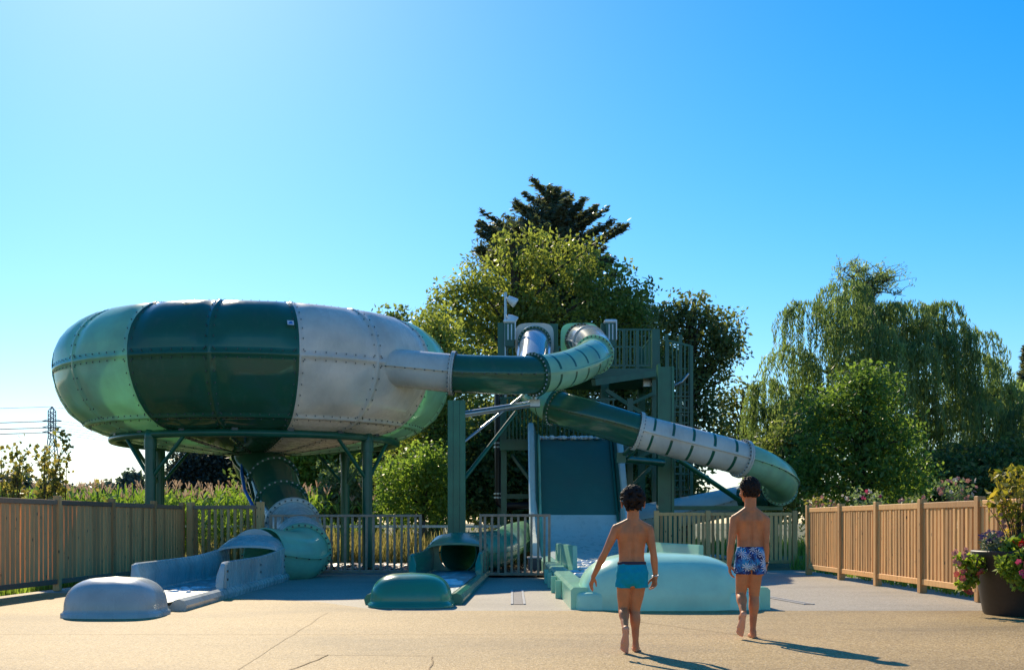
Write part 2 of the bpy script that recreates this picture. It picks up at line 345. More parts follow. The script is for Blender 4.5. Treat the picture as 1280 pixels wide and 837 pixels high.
# ------------------------------------------------------------------ bowl slide
bowl=thing('bowl_slide','large bowl water slide in mint, dark green and grey panels on green columns','water slide',(-5.43,25.6,0))
PU=[(4.08,4.0),(4.085,4.15),(4.05,4.36),(3.97,4.56),(3.84,4.74),(3.66,4.90),(3.46,5.02),(3.28,5.09),(3.1,5.10)]
PL=[(3.45,2.92),(3.60,3.03),(3.78,3.22),(3.92,3.45),(4.02,3.68),(4.065,3.86),(4.08,4.0)]
PB=[(.62,2.40),(1.2,2.45),(1.9,2.53),(2.5,2.62),(2.98,2.74),(3.25,2.82),(3.45,2.92)]
def prof(pts, v):
    ds=[0]
    for a,b_ in zip(pts,pts[1:]): ds.append(ds[-1]+math.dist(a,b_))
    x=v*ds[-1]
    for i in range(len(pts)-1):
        if x<=ds[i+1]+1e-9:
            f=(x-ds[i])/(ds[i+1]-ds[i]); a,b_=pts[i],pts[i+1]
            nr,nz=(b_[1]-a[1]),-(b_[0]-a[0]); l=math.hypot(nr,nz)
            # blend normals for smoothness
            j0=max(i-1,0) if f<.5 else i; j1=i if f<.5 else min(i+1,len(pts)-2)
            def nn(j): 
                A,B=pts[j],pts[j+1]; q=math.dist(A,B); return (B[1]-A[1])/q, -(B[0]-A[0])/q
            w=(f+.5) if f<.5 else (f-.5)
            n0,n1=nn(j0),nn(j1); nr,nz=n0[0]*(1-w)+n1[0]*w,n0[1]*(1-w)+n1[1]*w; l=math.hypot(nr,nz)
            return a[0]+(b_[0]-a[0])*f,a[1]+(b_[1]-a[1])*f,nr/l,nz/l,ds[-1]
def sector(name,a0,a1,pts,mat,out=1,bulge=.035,bolts=True,label=None):
    L=prof(pts,.5)[4]; Lr=max(p[0] for p in pts)*(a1-a0)
    def par(L,k):
        if L<.85: k=3; e=[0,.028/L,.04/L,.12/L,.19/L,.26/L]; return e+[.5]+[1-q for q in e][::-1]
        e=[0,.028/L,.04/L,.12/L,.19/L,.27/L,.36/L]; mid=list(np.linspace(e[-1],1-e[-1],k)); return e[:-1]+mid+[1-q for q in e[:-1]][::-1]
    us=par(Lr,9); vs=par(L,9)
    def off(u,v):
        du=min(u,1-u)*Lr; dv=min(v,1-v)*L; q=min(du,dv)
        if q<.034: return .02
        s=min(1,max(0,(q-.12)/.30)); return bulge*s*s*(3-2*s)
    def pt(u,v,o):
        r,z,nr,nz,_=prof(pts,v); a=a0+(a1-a0)*u; rr=r+nr*o*out; return (rr*math.cos(a),rr*math.sin(a),z+nz*o*out)
    mb=MB(); ga=2e-4
    g=[[pt(ga+u*(1-2*ga),v,off(u,v)) for u in us] for v in vs]; mb.grid(g,0,True,out<0)
    g2=[[pt(ga+u*(1-2*ga),v,-.018) for u in us] for v in vs]; mb.grid(g2,0,True,out>0)
    R,C=len(vs),len(us)
    for lo,hi in ((g[0],g2[0]),(g2[-1],g[-1]),([r[0] for r in g2],[r[0] for r in g]),([r[-1] for r in g],[r[-1] for r in g2])):
        mb.grid([hi,lo],0,False,out<0)
    if bolts:
        ps=[]
        nu=max(3,int(Lr/.2)); nv=max(3,int(L/.2))
        for i in range(nu): 
            for v in (.075/L,1-.075/L): ps.append(((i+.5)/nu,v))
        for i in range(nv):
            for u in (.075/Lr,1-.075/Lr): ps.append((u,(i+.5)/nv))
        for u,v in ps:
            c=Vector(pt(u,v,.012)); mb.box(c,(.014,.014,.027),rz=a0,m=1)
    return mb.obj(name,[mat,M['darkbolt']],bowl,label=label)
cols='D L L D D G G L L D D G G L L L'.split()   # from -180 deg, 22.5 deg each
cols=['L','L','L','D','D','G','G','L','L','D','D','G','G','L','L','L']
cm={'L':M['mint'],'D':M['dark'],'G':M['grey']}; cn={'L':'mint green','D':'dark green','G':'light grey'}
for k in range(16):
    a0=math.radians(-180+22.5*k); a1=a0+math.radians(22.5); c=cols[k]
    vis = k<9 or k==15
    sector('upper_panel',a0,a1,PU,cm[c],bolts=vis,label=cn[c]+' upper panel of the bowl')
    sector('lower_panel',a0,a1,PL,cm[c],bolts=vis,label=cn[c]+' lower panel of the bowl')
    sector('base_panel',a0,a1,PB,cm['L' if c=='L' or k in(5,6) and False else c],bulge=.02,bolts=vis,label=cn[c]+' base panel of the bowl')
# ring, columns, braces
mb=MB(); mb.tube([(2.95*math.cos(2*PI*i/72),2.95*math.sin(2*PI*i/72),2.65) for i in range(72)],.078,12,closed=True); mb.obj('support_ring',M['steel'],bowl)
cang=[-31,-121,149,59]
for a in cang:
    a=math.radians(a); x,y=2.95*math.cos(a),2.95*math.sin(a)
    mb=MB(); mb.tube([(x,y,0.03),(x,y,2.5)],.105,16); mb.box((x,y,.025),(.4,.4,.03)); mb.tube([(x,y,2.38),(x,y,2.56)],.125,12); mb.ell((x,y,2.6),(.12,.12,.2),10,8)
    for da in (0.0375,-.0375): mb.beam((x*(1+da),y*(1+da),.04),(x*(1+da),y*(1+da),2.3),.012,.24) if False else None
    mb.obj('column',M['steel'],bowl)
    for s in (-1,1):
        b_=a+s*.27; mb=MB(); mb.tube([(x,y,1.78),(2.95*math.cos(b_),2.95*math.sin(b_),2.60)],.038,8); mb.ell((x+(2.95*math.cos(b_)-x)*.05,y+(2.95*math.sin(b_)-y)*.05,1.8),(.05,.05,.06),8,6); mb.obj('brace',M['steel'],bowl)
for a in range(-170,190,20):
    a=math.radians(a+4); MB().box((2.96*math.cos(a),2.96*math.sin(a),2.735),(.1,.12,.10),a).obj('ring_bracket',M['darkbolt'],bowl) if -180<math.degrees(a)<20 else None
# stickers on the bowl panels
for az,dz in ((-69.6,4.55),(-99,4.94)):
    a=math.radians(az); 
    for q in range(1):
        r=[p for p in [prof(PU,v/40) for v in range(41)] if p[1]>=dz][0]; rr=r[0]+.06*r[2]
        c=Vector((rr*math.cos(a),rr*math.sin(a),r[1]+.06*r[3])); tx=Vector((-math.sin(a),math.cos(a),0)); ty=Vector((-r[3]*math.cos(a),-r[3]*math.sin(a),r[2]))
        mb=MB(); mb.add([c-tx*.06-ty*.05,c+tx*.06-ty*.05,c+tx*.06+ty*.05,c-tx*.06+ty*.05],[(0,1,2,3)]); n_=(tx.cross(ty))*.004
        mb.add([c+n_-tx*.045-ty*.03,c+n_+tx*.045-ty*.03,c+n_+tx*.02+ty*.03,c+n_-tx*.02+ty*.02],[(0,1,2,3)],1); mb.obj('sticker',[plain('sticker_white',(.6,.65,.7),.4),plain('sticker_blue',(.05,.2,.5),.4)],bowl)
# ---- tube building
class Sweep:
    def __init__(s, pts, k=8): s.p=catmull(pts,k); s.k=k; s.fr=[]; s._f()
    def _f(s):
        K=len(s.p); prev=None
        for i in range(K):
            t=(s.p[min(i+1,K-1)]-s.p[max(i-1,0)]).normalized()
            up=Vector((0,0,1)) if prev is None else prev
            if prev is None and abs(t.z)>.97: up=Vector((0,-1,0))
            n=(up-t*t.dot(up)).normalized()
            w=Vector((0,0,1)); wn=w-t*t.dot(w)
            if wn.length>.35: n=(n*.5+wn.normalized()*.5).normalized() if n.dot(wn)>0 else n
            n=(n-t*t.dot(n)).normalized(); prev=n; s.fr.append((t,n,t.cross(n)))
    def ring(s,i,r,n=36):
        t,a,b=s.fr[i]; return [s.p[i]+(a*math.cos(2*PI*k/n)+b*math.sin(2*PI*k/n))*r for k in range(n)]
def section(sw, i0, i1, r, mat, parent, label=None, name='tube_section', seam=True, stripes=0, r1=None, seammat=None, seam_bolts=True):
    I=list(range(i0,i1+1)); n=48; mb=MB(); r1=r1 if r1 is not None else r
    rad=lambda f:r+(r1-r)*f
    if stripes:
        # resample finely so that stripes are narrow bands
        fs=[0]; cs=[]
        for q in range(stripes):
            c=(q+.75)/(stripes+.5); fs+= [c-.012,c+.012]
        fs+= [1]; full=sorted(set(fs+list(np.linspace(0,1,len(I)))))
        def at(f):
            x=i0+f*(i1-i0); i=min(int(x),i1-1); g=x-i; t=sw.fr[i][0].lerp(sw.fr[i+1][0],g).normalized(); a=sw.fr[i][1].lerp(sw.fr[i+1][1],g); a=(a-t*t.dot(a)).normalized(); b=t.cross(a); p=sw.p[i].lerp(sw.p[i+1],g)
            return [p+(a*math.cos(2*PI*k/n)+b*math.sin(2*PI*k/n))*r for k in range(n)]
        rings=[at(f) for f in full]; vs=[p for q in rings for p in q]; b0=len(mb.v); mb.v+=[tuple(v) for v in vs]
        for i in range(len(full)-1):
            fm=(full[i]+full[i+1])/2
            ins=any(abs(fm-(q+.75)/(stripes+.5))<.012 for q in range(stripes))
            for k in range(n):
                an=((k+.5)/n*360)%180; st=ins and 8<abs(an-90)<72
                mb.f.append((b0+i*n+k,b0+i*n+(k+1)%n,b0+(i+1)*n+(k+1)%n,b0+(i+1)*n+k)); mb.m.append(1 if st else 0); mb.sm.append(True)
    else:
        mb.grid([sw.ring(i,rad((i-i0)/(i1-i0)),n) for i in I],0,True,False,True)
    mb.grid([sw.ring(i,rad((i-i0)/(i1-i0))-.02,n) for i in I],0,True,True,True)
    for i,fl in ((i0,True),(i1,False)): 
        ra=rad(0 if i==i0 else 1); mb.grid([sw.ring(i,ra,n),sw.ring(i,ra-.02,n)],0,False,not fl,True)
    if seam:
        for sg in (1,-1):
            g=[[],[],[],[]]
            for i in I:
                t,a,b=sw.fr[i]; p=sw.p[i]; q=rad((i-i0)/(i1-i0))
                for j,(x,y) in enumerate(((q-.005,-.012),(q+.04,-.012),(q+.04,.012),(q-.005,.012))): g[j].append(p+b*sg*x+a*y)
            mb.grid(g,0,False,sg>0); 
            if seam_bolts:
                acc=0
                for i in I[1:]:
                    acc+=(sw.p[i]-sw.p[i-1]).length
                    if acc>.15:
                        acc=0; t,a,b=sw.fr[i]; mb.box(sw.p[i]+b*sg*(rad((i-i0)/(i1-i0))+.02)-a*.018,(.026,.026,.026),m=2)
    return mb.obj(name,[mat,M['dark'],M['darkbolt']],parent,label=label)
def flange(sw, i, r, mat, parent, w=.07, h=.055, bolts=28, name='flange', t_off=0):
    mb=MB(); t,a,b=sw.fr[i]; p=sw.p[i]+t*t_off; n=48; c=lambda rr,o:[p+t*o+(a*math.cos(2*PI*k/n)+b*math.sin(2*PI*k/n))*rr for k in range(n)]
    g=[c(r-.004,-w/2),c(r+h,-w/2),c(r+h,-.004),c(r+h-.012,-.003),c(r+h-.012,.003),c(r+h,.004),c(r+h,w/2),c(r-.004,w/2)]; mb.grid(g,0,False,True,True)
    for k in range(bolts):
        an=2*PI*(k+.5)/bolts; d=a*math.cos(an)+b*math.sin(an)
        for o in (-w/2-.006,w/2+.006): mb.box(p+d*(r+h*.55)+t*o,(.028,.028,.028),m=1)
    return mb.obj(name,[mat,M['bolt'] if mat in (M['dark'],) else M['darkbolt']],parent)
def LP(*a): return P(*a)-bowl.location
# exit tube below the bowl
ex=Sweep([(0,0,2.52),(.08,-.15,2.2)]+[LP(341,600,24.8),LP(352,630,23.9),LP(366,656,22.9),LP(378,682,21.4),LP(370,696,20.7),Vector((-4.13,19.95,.42))-bowl.location],6)
kk=ex.k
section(ex,0,kk*2,.56,M['dark'],bowl,'dark green tube section hanging below the bowl',r1=.50)
flange(ex,kk*2,.5,M['dark'],bowl); section(ex,kk*2,kk*3,.5,M['dark'],bowl,'dark green tube section nearest the ground'); flange(ex,kk*3,.49,M['dark'],bowl)
section(ex,kk*3,kk*4,.49,M['dark'],bowl,'dark green tube section above the grey elbow')
flange(ex,kk*4,.48,M['grey'],bowl,.09,.06); section(ex,kk*4,kk*5+2,.47,M['grey'],bowl,'grey elbow of the exit tube behind the railing')
flange(ex,kk*5+2,.46,M['mint'],bowl,.08,.05); section(ex,kk*5+2,kk*7,.45,M['mint'],bowl,'mint green elbow of the exit tube in front of the railing')
mb=MB(); mb.tube([LP(304,568,25.2),LP(302,590,24.8),LP(306,612,24),LP(316,632,23.2),LP(322,650,22.8)],.035,8); mb.obj('water_hose',M['blue'],bowl,label='blue hose beside the exit tube')
mb=MB(); mb.ell((0,0,2.40),(.72,.72,.07),32,8); mb.obj('outlet_collar',M['dark'],bowl)
# inlet tube from the tower
inl=Sweep([LP(425,455,23.7),LP(480,458,23.25),LP(566,466.5,23.08),LP(615,468.5,23.1),LP(668,468,23.5),LP(708,461,24.4),LP(736,449,25.4),LP(745,438,27.0),LP(739,429,28.7),LP(729,425,30.0),LP(725,424.5,31.2)],8)
k=8; r=.373
section(inl,2,k*2,r-.03,M['grey'],bowl,'grey inlet mouth running tangent to the bowl',r1=r)
flange(inl,k*2,r+.01,M['grey'],bowl,.07,.045); section(inl,k*2,k*4,r,M['dark'],bowl,'dark green tube section beside the bowl'); flange(inl,k*4,r,M['dark'],bowl,.08,.06)
section(inl,k*4,k*6+4,r,M['mint'],bowl,'mint green tube section with dark stripes',stripes=5,seam_bolts=False); flange(inl,k*6+4,r,M['mint'],bowl,.08,.06)
section(inl,k*6+4,k*8+2,r-.005,M['clear'],bowl,'clear curved tube section below the tower'); flange(inl,k*8+2,r,M['grey'],bowl,.06,.04,0)
section(inl,k*8+2,k*9+4,r-.005,M['clear'],bowl,'clear tube section at the tower gate'); flange(inl,k*9+4,r,M['dark'],bowl,.1,.05)
section(inl,k*9+4,k*10,r-.01,M['dark'],bowl,'dark green tube end at the gate')
# big column and arm under the inlet tube
cc=P(571,653,23.0); cc.z=0; cl=cc-bowl.location
mb=MB(); h=3.28; mb.box((cl.x,cl.y-.08,h/2),(.12,.16,h)) ; mb.box((cl.x-.115,cl.y,h/2),(.10,.32,h)); mb.box((cl.x+.115,cl.y,h/2),(.10,.32,h)); mb.box((cl.x,cl.y,.02),(.6,.6,.04)); mb.obj('column',M['steel2'],bowl,label='broad green column under the inlet tube')
mb=MB(); a=Vector((cl.x+.1,cl.y,CAMH+(653-518)*23/F)); b_=LP(668,504,24.2); mb.tube([a,b_],.065,12); mb.box(b_,(.22,.3,.14)); mb.tube([b_,b_+Vector((0,0,.2))],.05,8); mb.obj('arm',M['zinc'],bowl,label='grey arm from the broad column to the tube joint')
for q,(x0,y0,x1,y1) in enumerate(((580,552,655,493),(577,602,645,515))):
    mb=MB(); mb.tube([LP(x0,y0,23.05),LP(x1,y1,24.0)],.028 if q==0 else .04,8); mb.obj('brace',M['zinc'] if q==0 else M['steel'],bowl)
# ------------------------------------------------------------------ run-out troughs
def bumper(mb, c, a, b, h, m=0, ex=3.2, n=64, k=18, flare=.06):
    rings=[]
    vals=[(1+flare,0),(1+flare,.10),(1.0+flare*.35,.13)]
    for i in range(1,k+1):
        t=i/k; f=(1-t**2.6)**(1/3.0) if t<1 else .02
        vals.append((max(f,.02),.13+.87*t))
    for s,z in vals:
        ring=[]
        for j in range(n):
            th=2*PI*j/n; cs,sn=math.cos(th),math.sin(th)
            ring.append(Vector((c[0]+a*s*math.copysign(abs(cs)**(2/ex),cs), c[1]+b*s*math.copysign(abs(sn)**(2/ex),sn), c[2]+h*z)))
        rings.append(ring)
    mb.loft(rings,m)
def trough(parent, xc, y0, y1, hw, mat, wallmat, z1, ycut, off=0, wall_h=.46, arch=True, labelc='', tube_r=.36, floor_z=.06):
    """open run-out from Y=y1 (back) to the bumper at y0; xc(y) gives the centre line; world coords less parent location"""
    O=parent.location
    ys=list(np.linspace(y0,y1,14))
    def sec(pts,name,mat,ys=ys,label=None):
        mb=MB(); mb.grid([[Vector((xc(y)+dx,y,z+ (0)))-O for dx,z in pts(y)] for y in ys],0,True,False,False)
        for y,fl in ((ys[0],False),(ys[-1],True)):
            q=[Vector((xc(y)+dx,y,z))-O for dx,z in pts(y)]; mb.add(q,[tuple(range(len(q)))[::-1] if fl else tuple(range(len(q)))])
        o=mb.obj(name,mat,parent,label=label)
        bm=bmesh.new(); bm.from_mesh(o.data); bmesh.ops.remove_doubles(bm,verts=bm.verts,dist=1e-5); bmesh.ops.recalc_face_normals(bm,faces=bm.faces); bm.to_mesh(o.data); bm.free()
        o.data.set_sharp_from_angle(angle=math.radians(35)); return o
    ch=.13
    sec(lambda y:[(-hw-.12,-.02),(-hw-.14,.06),(-hw-.11,ch-.02),(-hw-.05,ch),(-hw,ch-.015),(-hw+.04,floor_z),(hw-.04,floor_z),(hw,ch-.015),(hw+.05,ch),(hw+.11,ch-.02),(hw+.14,.06),(hw+.12,-.02),(-hw-.12,-.02)],'channel',mat)
    for sg,yc in ((-1,ycut[0]),(1,ycut[1])):
        yy=list(np.linspace(yc,y1,12))
        def wp(y,sg=sg,yc=yc):
            d=y-yc; q=min(1,d/.16); hh=ch+(wall_h-ch)*max(.3,math.sqrt(max(0,1-(1-q)**2))) if d<.16 else wall_h+.10*max(0,(d/(y1-yc)-.45)/.55)**2
            return [(sg*(hw+.01),ch-.03),(sg*(hw-.015+.0),hh*.7),(sg*(hw+.03),hh-.012),(sg*(hw+.055),hh),(sg*(hw+.085),hh-.012),(sg*(hw+.075),ch-.03),(sg*(hw+.01),ch-.03)]
        sec(wp,'side_wall',wallmat,ys=[yc,yc+.012,yc+.03,yc+.06,yc+.10,yc+.16]+yy[1:])
        mb=MB()   # stiffening ribs on the outside of the wall
        for f in (.03,.5,.93):
            mb=MB(); y=yc+(y1-yc)*f; mb.box(Vector((xc(y)+sg*(hw+.085),y,ch+(wall_h-ch)*.47))-O,(.035,.09,wall_h-ch-.03))
            for z in (.2,.4): mb.box(Vector((xc(y)+sg*(hw+.105),y,ch+(wall_h-ch)*z*1.6))-O,(.02,.03,.03),m=1)
            mb.obj('wall_rib',[wallmat,M['darkbolt']],parent)
    if arch:
        mb=MB(); n=16
        rows=[]
        for f in np.linspace(0,1,6):
            y=y1-.02-.6*(1-f); rise=.13+.17*f**.7; ang=PI*(1)
            rows.append([Vector((xc(y)-(hw+.06)*math.cos(ang*k/n),y,wall_h-.04+rise*math.sin(ang*k/n)**.55 if 0<k<n else wall_h-.25))-O for k in range(n+1)])
        # only a hood: the front edge lies along the tops of the walls
        mb.grid(rows,0,True,True); mb.grid([[v+Vector((0,0,.035)) for v in r] for r in rows],0,True,False)
        mb.grid([rows[0],[v+Vector((0,0,.035)) for v in rows[0]]],0,False); mb.obj('hood',wallmat,parent)
        mb=MB(); nn=48; cz=.42; rr=tube_r; oo=[];ii=[]
        for k in range(nn):
            a=2*PI*k/nn; cs,sn=math.cos(a),math.sin(a); q=1/max(abs(cs),abs(sn)); dx=(hw+.08)*(cs*q if True else 0); zz=cz+(wall_h+.28-cz)*sn*(q if sn<0 else 1) if sn>0 else cz+cz*sn*q
            if sn>0: dx=(hw+.08)*math.copysign(abs(cs)**.7,cs)
            oo.append(Vector((xc(y1)+dx,y1,max(.03,zz)))-O); ii.append(Vector((xc(y1)+rr*cs,y1,cz+rr*sn))-O)
        b3=[v+Vector((0,.03,0)) for v in oo]; b4=[v+Vector((0,.03,0)) for v in ii]
        mb.grid([ii,oo,b3,b4,ii],0,False,False,True); mb.obj('end_plate',wallmat,parent)
# grey run-out of the bowl
run=bowl
xg=lambda y:-4.06-(y-12.3)*.027
trough(bowl,xg,12.9,19.9,.44,M['runout'],M['runout'],.4,(14.6,15.0),tube_r=.43)
mb=MB(); bumper(mb,Vector((xg(12.3)+.0,12.32,0))-bowl.location,.475,.46,.40); mb.obj('end_bumper',M['runout'],bowl,label='rounded grey bumper closing the run out')
mb=MB(); mb.add([Vector(v)-bowl.location for v in ((xg(12.8)-.41,12.8,.10),(xg(12.8)+.41,12.8,.10),(xg(19.9)+.41,19.9,.10),(xg(19.9)-.41,19.9,.10))],[(0,1,2,3)]); mb.obj('water_surface',M['water'],bowl)
mb=MB()
for i in range(14): mb.ell(Vector((xg(15.6)+random.uniform(-.15,.25),random.uniform(14.6,15.9),.10))-bowl.location,(random.uniform(.02,.07),random.uniform(.04,.12),random.uniform(.012,.03)),8,5)
mb.obj('foam',M['foam'],bowl)['kind']='stuff'
# ------------------------------------------------------------------ tube slide
ts=thing('tube_slide','enclosed green and grey tube slide curling right and ending in a dark green trough','water slide',(0,24,0))
def TP(*a): return P(*a)-ts.location
tb=Sweep([TP(668,424.5,31.2),TP(668,428,30.2),TP(667,443,29.0),TP(665,466,27.6),TP(668,487,26.6),TP(684,502,25.9),TP(700,510.5,25.65),TP(748,524,25.5),TP(797,538.5,25.6),TP(860,555,25.7),TP(927,573,26.0),TP(962,588,26.6),TP(978,603,27.8),TP(966,616,29.2),TP(930,624,30.2),TP(880,634,30.5),TP(820,645,30.4),TP(750,656,30.2),TP(690,664,29.6),TP(644,673,27.0),TP(626,684,23.6),TP(600,689,22.2),Vector((-.955,21.4-24,.42))],8)
k=8; r=.365
section(tb,0,k,r-.01,M['dark'],ts,'dark green tube end at the left gate')
flange(tb,k,r,M['dark'],ts,.1,.06); section(tb,k,k*3,r-.005,M['clear'],ts,'clear tube section below the left gate'); flange(tb,k*3,r,M['dark'],ts,.08,.05)
section(tb,k*3,k*6-2,r,M['mint'],ts,'mint green striped tube section under the inlet tube',stripes=4,seam_bolts=False)
flange(tb,k*6-2,r,M['dark'],ts,.07,.06); section(tb,k*6-2,k*8,r,M['dark'],ts,'dark green tube section in front of the tower')
flange(tb,k*8,r,M['grey'],ts,.07,.055); section(tb,k*8,k*10,r,M['grey'],ts,'light grey tube section with dark stripes',stripes=5,seam_bolts=False)
flange(tb,k*10,r,M['grey'],ts,.09,.06); section(tb,k*10,k*12+4,r,M['mint'],ts,'mint green bend at the right end of the tube'); flange(tb,k*12+4,r,M['mint'],ts,.07,.05)
section(tb,k*12+4,k*14,r,M['dark'],ts,'dark green return bend behind the mint bend'); section(tb,k*14,k*17,r,M['greyfloor'],ts,'blue grey tube section low behind the fence')
flange(tb,k*17,r,M['dark'],ts); section(tb,k*17,k*18+4,r,M['grey'],ts,'grey tube section low beside the wide slide'); section(tb,k*18+4,k*20,r,M['mint'],ts,'mint tube section above the bark'); section(tb,k*20,k*22,r,M['dkaqua'],ts,'dark green tube mouth of the trough')
xt=lambda y:-1.16+(y-13.5)*.026
O=ts.location
trough(ts,xt,14.0,21.4,.44,M['dkaqua'],M['dkaqua'],.4,(18.2,19.2),wall_h=.48,tube_r=.35)
mb=MB(); bumper(mb,Vector((xt(13.8),13.76,0))-O,.46,.44,.38); mb.obj('end_bumper',M['dkaqua'],ts,label='rounded dark green bumper closing the trough')
mb=MB(); mb.add([Vector(v)-O for v in ((xt(14)-.41,14.0,.10),(xt(14)+.41,14,.10),(xt(21.4)+.41,21.38,.10),(xt(21.4)-.41,21.38,.10))],[(0,1,2,3)]); mb.obj('water_surface',M['water'],ts)
mb=MB()
for i in range(16): mb.ell(Vector((xt(17)+random.uniform(-.15,.33),random.uniform(16.2,17.6),.10))-O,(random.uniform(.05,.14),random.uniform(.08,.22),random.uniform(.02,.05)),8,5)
mb.obj('foam',M['foam'],ts)['kind']='stuff'
# supports of the tube slide
c3=Vector((3.6,28.2,0))-O
mb=MB(); mb.box((c3.x,c3.y-.05,2.3),(.26,.14,4.6)); mb.box((c3.x-.16,c3.y,2.33),(.06,.34,4.66)); mb.box((c3.x+.16,c3.y,2.30),(.06,.34,4.6)); mb.box((c3.x,c3.y,.02),(.6,.6,.04)); mb.obj('column',M['steel2'],ts,label='broad green column behind the grey tube section')
mb=MB(); mb.tube([TP(776,573,26.4),TP(828,578,27.9)],.085,12); mb.tube([TP(776,571,26.4),TP(790,558,26.0)],.05,8); mb.tube([TP(782,574,26.4),TP(796,562,25.9)],.03,8); mb.box(TP(776,572,26.4),(.2,.3,.22)); mb.obj('arm',M['steel'],ts,label='short green arm holding the grey tube joint')
mb=MB(); mb.tube([TP(848,574,27.6),TP(926,626,29.2)],.06,10); mb.obj('brace',M['steel2'],ts)
mb=MB(); mb.beam(TP(838,634.5,29.0),TP(978,634.5,29.0),.12,.10); mb.obj('support_beam',M['steel2'],ts)
for px in (845,970): MB().box((P(px,640,29).x,29.05-24,.6),(.12,.12,1.2)).obj('post',M['steel'],ts)
MB().box(TP(666,705,24)*1.0,(.3,.3,.3)).obj('tmp',M['zinc'],None) if False else None
# ------------------------------------------------------------------ wide slide
ws=thing('wide_slide','wide open slide with dark green upper bed running down to the aqua splash pool','water slide',(1.5,20,0))
O=ws.location
prof_b=[(29.3,2.98),(29.05,2.97),(28.75,2.85),(28.3,2.45),(27.7,1.85),(27.1,1.25),(26.6,.82),(26.0,.52),(25.2,.33),(24.2,.21),(23.2,.16)]
bedc=catmull([(0,y,z) for y,z in prof_b],4)
cut=min(range(len(bedc)),key=lambda i:abs(bedc[i].y-27.0)) if True else 0
hw=.90
def bed(pts,name,mat,label):
    mb=MB(); g=[[Vector((1.5+x,p.y,p.z))-O for x in np.linspace(-hw,hw,7)] for p in pts]; mb.grid(g,0,True,True); mb.grid([[v-Vector((0,0,.05)) for v in r] for r in g],0,True,False); return mb.obj(name,mat,ws,label=label)
lin=gel('wet_dark_green_mat',(.05,.16,.12),.35,wav=.5)
bed(bedc[:cut+1],'slide_bed',lin,'dark green wet upper part of the bed'); bed(bedc[cut:],'slide_bed',M['greyfloor'],'blue grey lower part of the bed')
for sg,mat,lab in ((-1,M['greyfloor'],None),(1,M['greyfloor'],None)):
    mb=MB(); g=[]
    for p in bedc: g.append([Vector((1.5+sg*(hw+dx),p.y,p.z+dz))-O for dx,dz in ((.003,-.08),(.07,.34),(.10,.40),(.19,.40),(.22,.34),(.17,-.08),(.003,-.08))])
    mb.grid(g,0,True,sg>0); mb.add(g[0],[tuple(range(6))]); mb.add(g[-1],[tuple(range(6))]); o=mb.obj('side_wall',mat,ws); o.data.set_sharp_from_angle(angle=math.radians(35))
    mb=MB(); mb.grid([[Vector((1.5+sg*(hw+dx),p.y,p.z+dz))-O for dx,dz in ((-.02,.01),(.062,.335))] for p in bedc[:cut+1]],0,True,sg>0); mb.obj('wall_liner',lin,ws,label='dark green wet lining of the side wall')
    mb=MB(); mb.tube([Vector((1.5+sg*(hw-.035),p.y,p.z+.10))-O for p in bedc],.035,8); mb.obj('edge_trim',M['steel'] if sg>0 else M['mint'],ws)
mb=MB()
for i in range(70): mb.ell(Vector((1.5+random.uniform(-.86,.86),random.uniform(28.8,29.15),3.0))-O,(random.uniform(.03,.08),.06,random.uniform(.02,.06)),8,5)
mb.obj('foam',M['foam'],ws,label='white foam along the top lip')['kind']='stuff'
for y,z in ((28.9,2.6),(27.9,1.7)):
    for x in (-.85,.85): MB().box((x,y-20,z/2-.03),(.12,.12,z)).obj('post',M['steel'],ws)
# splash pool
xl=lambda y:.78-(y-13.0)*.012
xr=lambda y:2.72-(y-13.0)*.045
def rail(xf,y0,y1,w,h,mat,name,label=None,h1=None):
    mb=MB(); rows=[]
    for y in np.linspace(y0,y1,10):
        hh=h+(h1-h)*(y-y0)/(y1-y0) if h1 else h; x=xf(y)
        rows.append([Vector((x+dx*w,y,z))-O for dx,z in ((-.5,-.01),(-.5,hh-.03),(-.38,hh),(.38,hh),(.5,hh-.03),(.5,-.01))])
    mb.grid(rows,0,True,True); mb.add(rows[0],[tuple(range(6))[::-1]]); mb.add(rows[-1],[tuple(range(6))]); o=mb.obj(name,mat,ws,label=label); o.data.set_sharp_from_angle(angle=math.radians(30)); return o
rail(xl,13.2,23.4,.26,.24,M['pool'],'pool_edge','mint edge on the left of the splash pool',.30)
rail(xr,13.2,23.4,.26,.24,M['pool'],'pool_edge','mint edge on the right of the splash pool',.30)
rail(lambda y:.80+(20.4-y)*.09,18.5,20.6,.07,.60,M['pool'],'splash_wall','upright mint wall at the left of the splash pool')
rail(lambda y:2.42+(20.4-y)*.16,17.9,20.6,.07,.62,M['pool'],'splash_wall','upright mint wall at the right of the splash pool')
for y in (15.2,16.4,17.6,18.8): MB().box((xl(y)-.17-1.5,y-20,.11),(.07,.16,.22)).obj('pool_rib',M['pool'],ws)
mb=MB(); bumper(mb,Vector((1.68,13.66,.0))-O,.93,.74,.615,ex=3.2,flare=.0,n=96,k=24)
mb.obj('end_bumper',M['aqua'],ws,label='large rounded aqua bumper at the end of the pool')
mb=MB(); 
n=80; rings=[]
for s,z in ((1,-.01),(1,.14),(.985,.175),(.95,.19),(.3,.19)):
    ring=[]
    for j in range(n):
        th=2*PI*j/n; cs,sn=math.cos(th),math.sin(th); ring.append(Vector((1.72+1.035*s*math.copysign(abs(cs)**(2/7),cs),13.72+.70*(s if s>.9 else .5)*math.copysign(abs(sn)**(2/7),sn),z))-O)
    rings.append(ring)
mb.loft(rings); mb.obj('bumper_base',M['aqua'],ws)
mb=MB(); mb.grid([[Vector((x,y,.16+.05*math.sin(3*y+2*x)*max(0,min(1,(y-15.5)/4))))-O for x in np.linspace(.85,2.5,24)] for y in np.linspace(14,23.6,70)],0,True,False); mb.obj('water_surface',M['water'],ws)
